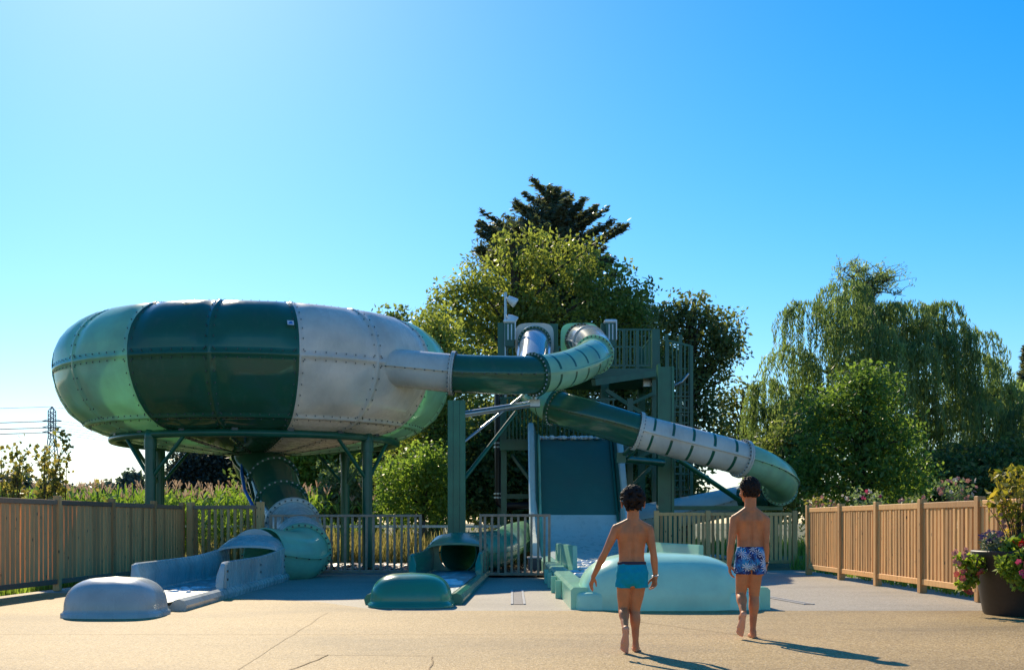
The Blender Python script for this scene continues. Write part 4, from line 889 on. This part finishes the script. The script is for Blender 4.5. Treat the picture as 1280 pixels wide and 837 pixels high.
for z,s,lab in [(H,0,'topmost thin power line running from the tip of the pylon')]+[(z,s,'thin power line hung from the %s end of the %s pylon arm'%('left' if s<0 else 'right',nm3[i])) for i,z in enumerate(armz) for s in (-1,1)]:
    o=thing('power_line',lab,'power line',(py.location.x+s*1.8,240,z),0,'power lines strung from the pylon'); mb=MB()
    for dx,dy,dz in ((-95,-15,1.0),(130,40,-10)):
        pts=[(dx*f,dy*f,dz*f-4*1.6*f*(1-f)) for f in np.linspace(0,1,14)]; mb.tube(pts,.055,5)
    mb.obj('wire',wirem,o)
# ------------------------------------------------------------------ flowers and the planter
def bloom(mb,c,r,n,rng,cup=.35,m=0,petal=6):
    ax=Vector(unit(rng.normal(size=(1,3))+np.array([0,-.8,.6]))[0]); u=ax.orthogonal().normalized(); v=ax.cross(u); c=Vector(c)
    for k in range(petal):
        a=2*PI*k/petal+rng.uniform(-.2,.2); d=u*math.cos(a)+v*math.sin(a); s=u*-math.sin(a)+v*math.cos(a)
        mb.add([c,c+d*r*.6+s*r*.42+ax*r*cup*.5,c+d*r+ax*r*cup,c+d*r*.6-s*r*.42+ax*r*cup*.5],[(0,1,2,3)],m)
    mb.add([c+ax*r*.25+u*r*.14,c+ax*r*.25+v*r*.14,c+ax*r*.25-u*r*.14,c+ax*r*.25-v*r*.14],[(0,1,2,3)],1)
def petalmat(name,c): return leafmat(name,tuple(x*.6 for x in c),c,.35,(1,1,1))
PM={'red':petalmat('red_petals',(.62,.02,.02)),'pink':petalmat('pink_petals',(.88,.10,.24)),'rose':petalmat('rose_petals',(.78,.36,.30)),'white':petalmat('white_petals',(.8,.72,.62)),'coral':petalmat('coral_petals',(.75,.16,.12)),'violet':petalmat('violet_petals',(.16,.10,.26)),'eye':plain('flower_eye',(.55,.42,.05))}
def plant(name,label,cat,loc,blob,nclump,nleaf,ls,mat,seed,flowers=(),crad=.07,aspect=.5,stems=0,fr=.03,petal=6,spread=1,sub=True,zmin=None):
    rng=np.random.default_rng(seed); t=thing(name,label,cat,loc); V,tt,cc=crown(blob,nclump,nleaf,ls,rng,crad,.8,aspect,.5)
    qobj('foliage',V,mat,tt,t)
    if stems:
        mb=MB()
        for q in rng.choice(len(cc),min(stems,len(cc)),replace=False): T=Vector(cc[q]); mb.tube(catmull([Vector((T.x*.25,T.y*.25,0)),Vector((T.x*.6,T.y*.6,T.z*.55+.03)),T],3),[.008*(1-.11*i) for i in range(7)],5)
        mb.obj('stem',M['bark'],t)
    for col,n,cen,rad in flowers:
        for i in range(n):
            d=unit(rng.normal(size=(1,3)))[0]; c=np.array(cen)+d*np.array(rad)*rng.uniform(.7,1.05)
            mb=MB(); bloom(mb,(0,0,0),fr*rng.uniform(.8,1.25),0,rng,petal=petal); o=mb.obj('blossom',[PM[col],PM['eye']],t,tuple(c))
    return t
pc=Vector((5.30,12.42,0))
pot=thing('plant_pot','large dark brown round plant pot at the right edge overflowing with flowers','plant pot',pc)
mb=MB(); n=48
rings=[[Vector((r*math.cos(2*PI*k/n),r*math.sin(2*PI*k/n),z)) for k in range(n)] for r,z in ((.36,.004),(.385,.0),(.40,.02),(.50,.58),(.515,.60),(.52,.655),(.51,.665),(.485,.665),(.475,.60),(.46,.56))]
mb.loft(rings,caps=False); mb.add(rings[0],[tuple(range(n-1,-1,-1))]); o=mb.obj('pot_shell',M['pot'],pot); o.data.set_sharp_from_angle(angle=math.radians(40))
mb=MB(); mb.add([Vector((.47*math.cos(2*PI*k/n),.47*math.sin(2*PI*k/n),.59)) for k in range(n)],[tuple(range(n))]); mb.obj('soil',plain('potting_soil',(.03,.022,.016),.95,0,.3,40,.6,.02),pot)
plant('photinia_shrub','tall shrub with upright yellow green and reddish leaves in the plant pot','shrub',pc+Vector((0,.05,.58)),[(0,0,.66,.32,.28,.34),(-.18,0,.80,.16,.18,.16),(.2,0,.8,.2,.2,.16),(0,0,.35,.25,.25,.2),(-.2,0,.5,.15,.2,.18)],95,20,.105,leafmat('photinia_leaves',(.14,.19,.025),(.56,.44,.07),.5,(1.2,1.1,.6)),101,[('rose',8,(-.12,-.05,.5),(.2,.15,.2))],.085,.36,40,.03)
lm2=leafmat('planter_leaves',(.12,.20,.02),(.46,.52,.08),.5)
plant('begonia_plant','clump of red flowers in the middle of the plant pot','flowers',pc+Vector((-.02,-.25,.60)),[(0,-.03,.12,.30,.18,.13),(-.05,-.26,.05,.28,.06,.06),(.2,-.24,.07,.2,.06,.07),(.18,0,.12,.24,.17,.13),(-.2,.02,.05,.16,.14,.1)],120,34,.065,lm2,102,[('red',36,(0,-.20,.16),(.27,.10,.08)),('red',14,(.25,-.18,.16),(.14,.1,.08))],.065,.7,0,.040)
plant('lavender_plant','purple lavender spikes at the left rim of the plant pot','flowers',pc+Vector((-.38,-.14,.63)),[(0,0,.10,.13,.12,.11)],44,34,.07,leafmat('lavender_leaves',(.10,.13,.09),(.22,.26,.18),.3),103,[('violet',46,(-.02,-.02,.18),(.14,.12,.07))],.05,.2,0,.020)
plant('trailing_petunia','trailing plant with pink flowers spilling over the front of the pot','flowers',pc+Vector((-.05,-.50,.50)),[(0,0,.08,.32,.12,.12),(-.1,-.03,-.09,.24,.08,.13),(.14,-.03,-.13,.18,.08,.14),(-.26,.06,.02,.16,.12,.12),(.05,-.02,-.2,.12,.06,.08)],190,32,.06,lm2,104,[('pink',12,(-.05,-.16,.0),(.32,.03,.15)),('rose',16,(0,-.13,-.17),(.24,.03,.12)),('coral',5,(.1,-.1,.05),(.2,.05,.1))],.06,.6,20,.042,5)
plant('trailing_geranium','trailing geranium with coral flowers hanging left of the pot','flowers',pc+Vector((-.57,-.1,.45)),[(0,0,.06,.13,.12,.14),(-.06,0,-.10,.10,.1,.12),(-.10,0,.1,.1,.1,.08)],80,22,.06,lm2,105,[('coral',14,(-.05,-.1,-.06),(.16,.08,.17)),('rose',10,(-.16,-.08,.15),(.08,.06,.10))],.05,.8,16,.036,6)
# flowering bushes looking over the right fence
def bush(px,py,rx,ry,Y,label,fl,seed,mat,n=80,fr=.036,nf=26):
    s=Y/F; z=CAMH+(653-py)*s; X=(px-640)*s
    plant('flowering_bush',label,'bush',(X,Y,0),[(0,0,z,rx*s,rx*s,ry*s),(0,0,z*.6,rx*s*.9,rx*s*.9,z*.4)],n,26,.075,mat,seed,[(c,int(nf*q),(0,-.05,z+.03),(rx*s*1.05,rx*s,ry*s*1.1)) for c,q in fl],.13,.5,18,fr)
bush(1022,631,22,9,24,'low bush with dull pink flower heads above the far right fence post',[('rose',1)],111,L['autumn'])
bush(1078,625,26,12,21.5,'pale flowering bush with white and pink flowers over the right fence',[('white',.7),('pink',.45)],112,L['pale'])
bush(1146,628,22,8,20,'low bush with scattered pinkish flowers over the right fence',[('rose',.6)],113,L['dark'])
bush(1196,613,24,14,17.5,'rounded bush covered in pink flowers left of the plant pot shrub',[('rose',1.2),('white',.4)],114,L['pale'])
# ------------------------------------------------------------------ people
def skinmat(name,c):
    m,n,b=newmat(name); v=coord(n); a=noise(n,v,9,5,.6); base=ramp(n,a,[(.3,tuple(x*.78 for x in c)),(.7,tuple(x*1.14 for x in c))])
    at=n.nodes.new('ShaderNodeAttribute'); at.attribute_name='pale'; cc=mixc(n,at.outputs['Fac'],base,(.80,.40,.25)); n.links.new(cc,b.inputs['Base Color'])
    b.inputs['Roughness'].default_value=.55; b.inputs['Specular IOR Level'].default_value=.28; b.inputs['Subsurface Weight'].default_value=.12; b.inputs['Subsurface Radius'].default_value=(.02,.007,.003); b.inputs['Subsurface Scale'].default_value=1
    bump(n,b,noise(n,v,260,3),.10,.001); return m
M['skin']=skinmat('tanned_skin',(.62,.225,.088))
def hairmat(name,c):
    m,n,b=newmat(name); v=coord(n); a=noise(n,v,70,5,.7); n.links.new(ramp(n,a,[(.3,tuple(x*.5 for x in c)),(.7,tuple(x*1.7 for x in c))]),b.inputs['Base Color']); b.inputs['Roughness'].default_value=.6; b.inputs['Specular IOR Level'].default_value=.25; bump(n,b,a,1.0,.006); return m
M['hair']=hairmat('dark_brown_hair',(.016,.008,.005))
def ring(cx,cy,cz,rx,ry,n=28,tilt=0): return [Vector((cx+rx*math.cos(2*PI*k/n),cy+ry*math.sin(2*PI*k/n),cz+tilt*rx*math.cos(2*PI*k/n))) for k in range(n)]
def limb(mb,pts,rs,n=14,flat=None):
    p=catmull(pts,5); m=len(pts)-1; rr=[]
    for i in range(len(p)):
        x=i/5; j=min(int(x),m-1); f=x-j; f=f*f*(3-2*f); rr.append(rs[j]*(1-f)+rs[j+1]*f)
    mb.tube(p,rr,n); mb.ell(p[0],(rr[0],)*3,12,8); mb.ell(p[-1],(rr[-1],)*3,12,8)
def remesh(mb,name,vox,it=5,fac=.5,mat=None,parent=None,sculpt=None,loc=(0,0,0),pre=None):
    me=mb.mesh('tmp'); o=bpy.data.objects.new('tmp',me); COL.objects.link(o)
    r=o.modifiers.new('r','REMESH'); r.mode='VOXEL'; r.voxel_size=vox; r.use_smooth_shade=True
    s=o.modifiers.new('s','SMOOTH'); s.factor=fac; s.iterations=it
    dg=bpy.context.evaluated_depsgraph_get(); nm=bpy.data.meshes.new_from_object(o.evaluated_get(dg)); bpy.data.objects.remove(o); bpy.data.meshes.remove(me)
    nm.name=name; n=len(nm.vertices); co_=np.empty(n*3,dtype=np.float32); nm.vertices.foreach_get('co',co_); co_=co_.reshape(-1,3).astype(float); no=np.empty(n*3,dtype=np.float32); nm.vertex_normals.foreach_get('vector',no); no=no.reshape(-1,3)
    if sculpt is not None:
        co_=sculpt(co_,no); nm.vertices.foreach_set('co',co_.astype(np.float32).ravel()); nm.update()
    nm.materials.clear()
    for q in (mat if isinstance(mat,list) else [mat]): nm.materials.append(q)
    nm.polygons.foreach_set('use_smooth',[True]*len(nm.polygons))
    ob=bpy.data.objects.new(name,nm); COL.objects.link(ob); ob.parent=parent; ob.location=loc; return ob,co_
def hand(mb,w,d,s,n,sc=1,curl=.35,spread=.10,paleList=None):
    """w wrist, d direction of the hand, s towards the thumb side, n towards the palm side"""
    w=Vector(w); d=Vector(d).normalized(); n=(Vector(n)-d*d.dot(Vector(n))).normalized(); sd=d.cross(n); sd= sd if sd.dot(Vector(s))>0 else -sd
    kn=[]
    for i,(o,l) in enumerate(((.024,.058),(.0085,.061),(-.0075,.058),(-.022,.052))):
        k=w+d*l*sc+sd*o*sc; kn.append(k); limb(mb,[w+sd*o*.55*sc+d*.006,w.lerp(k,.55)+n*.002,k],[.0095*sc,.0105*sc,.0085*sc],8)
    for i,(k,l) in enumerate(zip(kn,(.050,.056,.052,.040))):
        fd=(d+sd*spread*(1.3-i)).normalized(); p=[k]; a=curl*(.7+.2*i)
        for q,f in enumerate((.45,.32,.23)):
            dd=fd*math.cos(a)+n*math.sin(a); p.append(p[-1]+dd*l*f*sc); a+=curl*(.9+.15*i)
        limb(mb,p,[.0076*sc,.0070*sc,.0062*sc,.0050*sc],8)
    t0=w+d*.012*sc+sd*.017*sc; t1=t0+(d*.65+sd*.62+n*.35).normalized()*.030*sc; t2=t1+(d*.85+sd*.32+n*.40).normalized()*.024*sc; t3=t2+(d*.95+sd*.08+n*.35).normalized()*.018*sc
    limb(mb,[t0,t1,t2,t3],[.0115*sc,.0098*sc,.0078*sc,.0060*sc],8)
def foot(mb,heel,toe,up,ankle,width,sc=1):
    """sole from heel to toe; up = dorsal direction"""
    heel,toe,up,ankle=Vector(heel),Vector(toe),Vector(up).normalized(),Vector(ankle); d=(toe-heel); L=d.length; d.normalize(); up=(up-d*d.dot(up)).normalized(); sd=d.cross(up)
    limb(mb,[heel+up*.022*sc+d*.018*sc,heel+d*L*.40+up*.028*sc,heel+d*L*.68+up*.020*sc],[.0235*sc,.0225*sc,.0185*sc],12)
    limb(mb,[heel+up*.018*sc+d*.03*sc,heel+d*L*.68+up*.014*sc+sd*width*.28],[.018*sc,.0155*sc],10); limb(mb,[heel+up*.018*sc+d*.03*sc,heel+d*L*.66+up*.014*sc-sd*width*.28],[.018*sc,.0155*sc],10)
    limb(mb,[ankle,heel+d*L*.28+up*.040*sc,heel+d*L*.5+up*.030*sc],[.024*sc,.027*sc,.019*sc],12); limb(mb,[ankle,heel+d*.018*sc+up*.03*sc],[.022*sc,.0225*sc],12)
    for i,(o,l,r) in enumerate(((.36,1.0,.0105),(.14,1.0,.0078),(-.06,.965,.0072),(-.24,.925,.0068),(-.40,.87,.0066))):
        o*=width*1.0; a=heel+d*L*.64+sd*o*.85+up*.013*sc; limb(mb,[a,heel+d*L*l+sd*o+up*.010*sc],[r*1.15*sc,r*sc],8)
def build_boy(label, loc, J, S_):
    root=thing('person',label,'person',loc)
    H=J['h']; mb=MB()
    n=28
    # torso
    mb.loft([ring(*q,n) for q in J['torso']])
    # neck and head
    c=Vector(J['head']); rx,ry,rz=J['hr']; yaw=J['yaw']; R=Matrix.Rotation(yaw,3,'Z')
    h=lambda x,y,z:c+R@Vector((x*rx,y*ry,z*rz))      # +y = face
    mb.ell(h(0,-.08,.12),(rx*.98,ry*.92,rz*.84),24,16,rot=R)
    mb.ell(h(0,.22,-.22),(rx*.80,ry*.66,rz*.70),20,14,rot=R); mb.ell(h(0,.40,-.62),(rx*.52,ry*.45,rz*.34),16,10,rot=R)
    mb.ell(h(0,.92,-.30),(.011*S_,.016*S_,.014*S_),10,8,rot=R); limb(mb,[h(0,.80,.08),h(0,.93,-.26)],[.007*S_,.010*S_],8)
    mb.ell(h(0,.80,-.56),(.021*S_,.011*S_,.006*S_),10,6,rot=R); mb.ell(h(0,.79,-.64),(.017*S_,.011*S_,.006*S_),10,6,rot=R)
    for s in (-1,1):
        mb.ell(h(s*.30,.72,-.02+.10),(.016*S_,.010*S_,.006*S_),8,6,rot=R); mb.ell(h(s*.52,.58,-.30),(.022*S_,.018*S_,.018*S_),8,6,rot=R)
        e=h(s*1.07,-.02,-.16); pts=[]
        for k in range(9):
            a=-1.9+k*.47; pts.append(e+R@Vector((s*(.010+.004*math.sin(a)),-.004-.015*math.cos(a)*1,.026*math.sin(a)))*S_)
        limb(mb,pts,[.0055*S_]*9,8); mb.ell(e+R@Vector((s*.004,.0,0)),(.007*S_,.014*S_,.022*S_),10,8,rot=R)
    nk=Vector(J['neck'])
    limb(mb,[nk-Vector((0,0,.05)),nk,h(0,-.20,-.50)],[J['nr']*1.22,J['nr'],J['nr']*.98],16)
    for s in ('L','R'):
        sh=Vector(J['sh'+s]); el=Vector(J['el'+s]); wr=Vector(J['wr'+s]); ar=J['ar']
        limb(mb,[nk+Vector((0,-.005,-.020)),nk.lerp(sh,.5)+Vector((0,-.008,-.010)),sh+Vector((0,0,-.002))],[.032*S_,.032*S_,.036*S_],12)
        limb(mb,[sh,sh.lerp(el,.35),el],[ar*1.12,ar,ar*.78],14); limb(mb,[el,el.lerp(wr,.28),wr],[ar*.78,ar*.84,ar*.56],14)
        hd,hs,hn,cu=J['hand'+s]; hand(mb,wr,hd,hs,hn,S_*.98,cu)
        hp=Vector(J['hip'+s]); kn=Vector(J['kn'+s]); an=Vector(J['an'+s]); tr=J['tr']
        limb(mb,[hp,hp.lerp(kn,.45),kn+(hp-kn)*.10,kn],[tr*1.12,tr*.95,tr*.74,tr*.70],16)
        kd=(an-kn).normalized(); back=Vector((0,-1,0)); back=(back-kd*kd.dot(back)).normalized()
        if J['lift'+s]: back=Vector((0,-.25,1)); back=(back-kd*kd.dot(back)).normalized()
        limb(mb,[kn,kn.lerp(an,.3)+back*.010*S_,kn.lerp(an,.62)+back*.003,an],[tr*.68,tr*.72,tr*.52,tr*.40],14)
        hl,to,up=J['foot'+s]; foot(mb,hl,to,up,an,.064*S_,S_)
    zt=J['zs']
    def sculpt(co_,no):
        x,y,z=co_[:,0]-J['tx'],co_[:,1],co_[:,2]; b=(y<.0)&(z>J['zw'])&(z<J['zn']+.02)&(abs(x)<.12)
        f=np.where(b,1,0)*np.clip(-no[:,1],0,1); zm=(z-J['zw'])/(J['zn']-J['zw'])
        d=-.011*S_*np.exp(-(x/(.011*S_))**2)*np.clip(1.25-zm*.9,0,1)
        for s in (-1,1):
            u=((x-s*.056*S_)+s*(zm-.70)*.02)/(.026*S_); v=(zm-.70)/.15; d+=.013*S_*np.exp(-u*u-v*v); d-=.004*S_*np.exp(-((x-s*.033*S_)/(.010*S_))**2-((zm-.66)/.16)**2); d+=.004*S_*np.exp(-((x-s*.028*S_)/(.016*S_))**2-((zm-.22)/.25)**2)
        return co_+no*(d*f)[:,None]
    body,co_=remesh(mb,'body',.0042,6,.5,M['skin'],root,sculpt)
    pale=np.zeros(len(co_))
    for s in 'LR':
        hl,to,up=[Vector(v) for v in J['foot'+s]]; d=(to-hl); L_=d.length; d.normalize(); up=(up-d*d.dot(up)).normalized()
        q=(co_-np.array(hl)); a=q@np.array(d); u=q@np.array(up); w=np.linalg.norm(q-np.outer(a,d)-np.outer(u,up),axis=1)
        pale=np.maximum(pale,np.where((a>-.02)&(a<L_+.02)&(w<.06),np.clip((.024-u)/.016,0,1),0))
    at=body.data.attributes.new('pale','FLOAT','POINT'); at.data.foreach_set('value',(pale*.85).astype(np.float32))
    # eyes
    for s in (-1,1):
        mb=MB(); mb.ell((0,0,0),(.0115*S_,)*3,12,8); mb.obj('eye',plain('eye_white',(.6,.58,.55),.2),root,h(s*.34,.66,-.06))
    # hair: a cap of many small locks
    rng=np.random.default_rng(J['seed']); mb=MB(); mb.ell(h(0,-.10,.16),(rx*1.02,ry*.96,rz*.90),24,16,rot=R)
    k=0
    while k<J['locks']:
        d=unit(rng.normal(size=(1,3)))[0]
        if d[1]>.45 and d[2]<.45: continue
        if d[2]<-.45-.26*(d[1]<-.25): continue
        if d[2]<-.05 and abs(d[0])>.66 and d[1]>-.5: continue
        p=h(d[0]*1.03,-.08+d[1]*.96,.14+d[2]*.90); rr=J['lr']*rng.uniform(.7,1.25)*(1 if d[2]>-.1 else .7)
        tx=Vector(rng.normal(size=3))*J['lr']*.9; limb(mb,[p-tx*.5,p+R@Vector(d)*J['lr']*J['lift'],p+tx*.5],[rr*.7,rr,rr*.55],6); k+=1
    def hs_(co_,no):
        x,y,z=(co_*380).T; d=.0022*(np.sin(x+1.7*np.sin(z*.6+y*.3))*np.sin(z*.8+1.3*np.sin(y*.7))+.6*np.sin(y*1.4+x*.5)+.5*np.sin(z*1.9-x*1.1)); return co_+no*d[:,None]
    remesh(mb,'hair',.0034,1,.4,M['hair'],root,hs_)
    return root
s=8.85/F; X0=790; 
def q1(px,py,y=0): 
    Yd=8.85+y; return ((px-640)*Yd/F-(X0-640)*s, y, CAMH+(653-py)*Yd/F)
J=dict(h=1.198,seed=1,tx=0,zs=.65,zw=.66,zn=.96,
 torso=[(0,.0,.47,.07,.055),(0,.0,.53,.105,.078),(0,.0,.585,.110,.082),(-.002,.0,.65,.098,.070),(-.003,.006,.70,.093,.064),(-.002,.008,.76,.097,.066),(0,.006,.82,.107,.070),(.001,.004,.87,.114,.070),(.003,.002,.91,.108,.060),(.005,.0,.945,.070,.048),(.006,.0,.965,.045,.042)],
 head=(.008,.02,1.098),hr=(.071,.086,.100),yaw=.02,neck=(.008,.0,.985),nr=.045,ar=.0325,tr=.056,
 shL=q1(770.5,661),elL=q1(756,692,-.02),wrL=q1(741.5,721,.03),handL=((-.28,.15,-1),(.6,.6,-.2),(.9,-.5,0),.30),
 shR=q1(811,662),elR=q1(817,693,-.02),wrR=q1(819.5,721,.0),handR=((-.12,.12,-1),(-.5,.8,0),(-.85,-.55,.1),.42),
 hipL=(-.056,0,.535),knL=q1(779.5,763,.03),anL=q1(781.5,786,-.165),footL=(q1(783,785,-.205),q1(780,816,-.125),(.1,1,.35)),liftL=True,
 hipR=(.052,0,.535),knR=q1(793.5,763,.03),anR=q1(794.5,803,-.02),footR=((.022,-.055,0.0),(.040,.125,.0),(0,0,1)),liftR=False,
 locks=260,lr=.0125,lift=1.3)
b1=build_boy('boy in plain turquoise swim trunks walking away with left arm held out',( (X0-640)*s,8.85,.004),J,1.0)
M['turq']=plain('turquoise_cloth',(.003,.30,.42),.85,0,.08,25,.25,.004); M['turq'].node_tree.nodes['Principled BSDF'].inputs['Specular IOR Level'].default_value=.15; M['navy']=plain('dark_waistband',(.03,.022,.045),.7)
def shorts(root,rings_,legs,mat,vox=.0045,folds=.0009,seed=3):
    mb=MB(); mb.loft([ring(*q,28) for q in rings_])
    for pts,rs in legs:
        p=[Vector(q) for q in pts]; p=[p[0],p[0].lerp(p[1],.33),p[0].lerp(p[1],.66),p[1]]; mb.tube(p,[rs[0]+(rs[1]-rs[0])*k/3 for k in range(4)],24)
    rng=np.random.default_rng(seed); ph=rng.uniform(0,6,4)
    def sc(co_,no):
        x,y,z=co_.T; d=folds*(np.sin(x*95+z*60+ph[0])+np.sin(x*60-z*110+ph[1])+.7*np.sin(y*120+z*45+ph[2])); d-=.006*np.exp(-((x-rings_[0][0])/.012)**2)*(y<0)*(z<rings_[-1][2]-.03)
        return co_+no*d[:,None]
    return remesh(mb,'swim_trunks',vox,4,.5,mat,root,sc)[0]
t1=shorts(b1,[(0,-.002,.476,.085,.066),(0,-.003,.497,.112,.082),(0,-.004,.53,.118,.091),(0,-.004,.585,.121,.093),(-.002,-.002,.648,.103,.077)],[([(-.055,.0,.54),(-.059,.004,.470)],[.064,.0685]),([(.052,.0,.54),(.054,.004,.470)],[.064,.0680])],M['turq'])
mb=MB(); rr=[ring(-.002,-.001,z,.1015+d,.0755+d,40) for z,d in ((.640,.002),(.641,.005),(.660,.0035),(.661,.0))]; mb.loft(rr,caps=False); mb.obj('waistband',M['navy'],t1)
def bracelet(root,w,d,r,mat,beads=0):
    d=Vector(d).normalized(); u=d.orthogonal().normalized(); v=d.cross(u); mb=MB(); mb.tube([Vector(w)+(u*math.cos(2*PI*k/24)+v*math.sin(2*PI*k/24))*r for k in range(24)],.0042,8,closed=True); mb.box(Vector(w)+Vector((.004,-r-.002,0)),(.016,.006,.012)); mb.obj('bracelet',mat,root)
bracelet(b1,Vector(J['wrR'])+Vector((-.001,0,.008)),Vector(J['wrR'])-Vector(J['elR']),.0225,M['zinc'])
# second boy
s2=9.9/F; X2=940
def q2(px,py,y=0):
    Yd=9.9+y; return ((px-640)*Yd/F-(X2-640)*s2, y, CAMH+(653-py)*Yd/F)
cx=-.016
J2=dict(h=1.32,seed=2,tx=cx,zs=.74,zw=.75,zn=1.06,
 torso=[(cx,.0,.56,.08,.06),(cx,.0,.62,.112,.084),(cx,.0,.68,.116,.088),(cx,.0,.75,.104,.076),(cx,.005,.80,.103,.070),(cx,.006,.86,.108,.072),(cx,.005,.92,.120,.077),(cx,.003,.965,.128,.077),(cx,.002,1.005,.118,.066),(cx,.0,1.04,.078,.052),(cx,.0,1.062,.05,.046)],
 head=(-.018,.02,1.212),hr=(.073,.090,.104),yaw=.45,neck=(-.014,.0,1.09),nr=.048,ar=.035,tr=.061,
 shL=q2(918.5,649),elL=q2(914,681,-.025),wrL=q2(911.5,706,.0),handL=((.12,.12,-1),(.2,.9,0),(.9,-.35,.1),.34),
 shR=q2(957,650),elR=q2(957.5,681,-.025),wrR=q2(957.5,705,.005),handR=((-.2,.1,-1),(-.2,.9,0),(-.9,-.35,.1),.36),
 hipL=(-.064,0,.63),knL=q2(926,744,.04),anL=q2(929.5,768,-.165),footL=(q2(931.5,767,-.205),q2(924.5,795,-.125),(-.15,1,.35)),liftL=True,
 hipR=(.030,0,.63),knR=q2(942.5,745,.03),anR=q2(941,787,-.02),footR=((.004,-.06,0),(.018,.13,0),(0,0,1)),liftR=False,
 locks=420,lr=.0075,lift=.7)
b2=build_boy('taller boy in blue and white leaf patterned swim shorts walking away right of the first',((X2-640)*s2,9.9,.004),J2,1.08)
m,n,b=newmat('tropical_print'); v=coord(n)
def fronds(sc,rot,thr):
    mp=n.nodes.new('ShaderNodeMapping'); mp.inputs['Scale'].default_value=(sc,sc*.35,sc); mp.inputs['Rotation'].default_value=(0,rot,0); n.links.new(v,mp.inputs[0])
    vo=N(n,'ShaderNodeTexVoronoi',Scale=1.0,Randomness=.9); n.links.new(mp.outputs[0],vo.inputs['Vector'])
    sub=n.nodes.new('ShaderNodeVectorMath'); sub.operation='SUBTRACT'; n.links.new(mp.outputs[0],sub.inputs[0]); n.links.new(vo.outputs['Position'],sub.inputs[1])
    sp=n.nodes.new('ShaderNodeSeparateXYZ'); n.links.new(sub.outputs[0],sp.inputs[0])
    at=n.nodes.new('ShaderNodeMath'); at.operation='ARCTAN2'; n.links.new(sp.outputs[0],at.inputs[0]); n.links.new(sp.outputs[2],at.inputs[1])
    k=n.nodes.new('ShaderNodeMath'); k.operation='MULTIPLY'; k.inputs[1].default_value=9; n.links.new(at.outputs[0],k.inputs[0])
    si=n.nodes.new('ShaderNodeMath'); si.operation='SINE'; n.links.new(k.outputs[0],si.inputs[0])
    ds=n.nodes.new('ShaderNodeMath'); ds.operation='MULTIPLY_ADD'; ds.inputs[1].default_value=-2.4; ds.inputs[2].default_value=1.15; n.links.new(vo.outputs['Distance'],ds.inputs[0])
    ad=n.nodes.new('ShaderNodeMath'); ad.operation='ADD'; n.links.new(si.outputs[0],ad.inputs[0]); n.links.new(ds.outputs[0],ad.inputs[1])
    return ramp(n,ad.outputs[0],[(thr,(0,0,0)),(thr+.04,(1,1,1))])
bl=ramp(n,noise(n,v,16,3),[(.42,(.012,.018,.10)),(.5,(.02,.10,.36)),(.62,(.03,.30,.60))])
c=mixc(n,fronds(15,.4,.62),bl,(.72,.76,.82)); c=mixc(n,fronds(11,1.3,.94),c,(.01,.015,.07)); n.links.new(c,b.inputs['Base Color']); b.inputs['Roughness'].default_value=.8; M['trop']=m
t2=shorts(b2,[(cx,-.002,.555,.09,.07),(cx,-.003,.58,.116,.086),(cx,-.004,.62,.122,.096),(cx,-.004,.68,.126,.098),(cx,-.002,.748,.110,.083)],[([(-.074,0,.63),(-.077,.008,.528)],[.069,.0745]),([(.040,0,.63),(.048,.006,.526)],[.069,.0745])],M['trop'],seed=5)
bracelet(b2,Vector(J2['wrR'])+Vector((0,0,.008)),Vector(J2['wrR'])-Vector(J2['elR']),.024,M['black'])
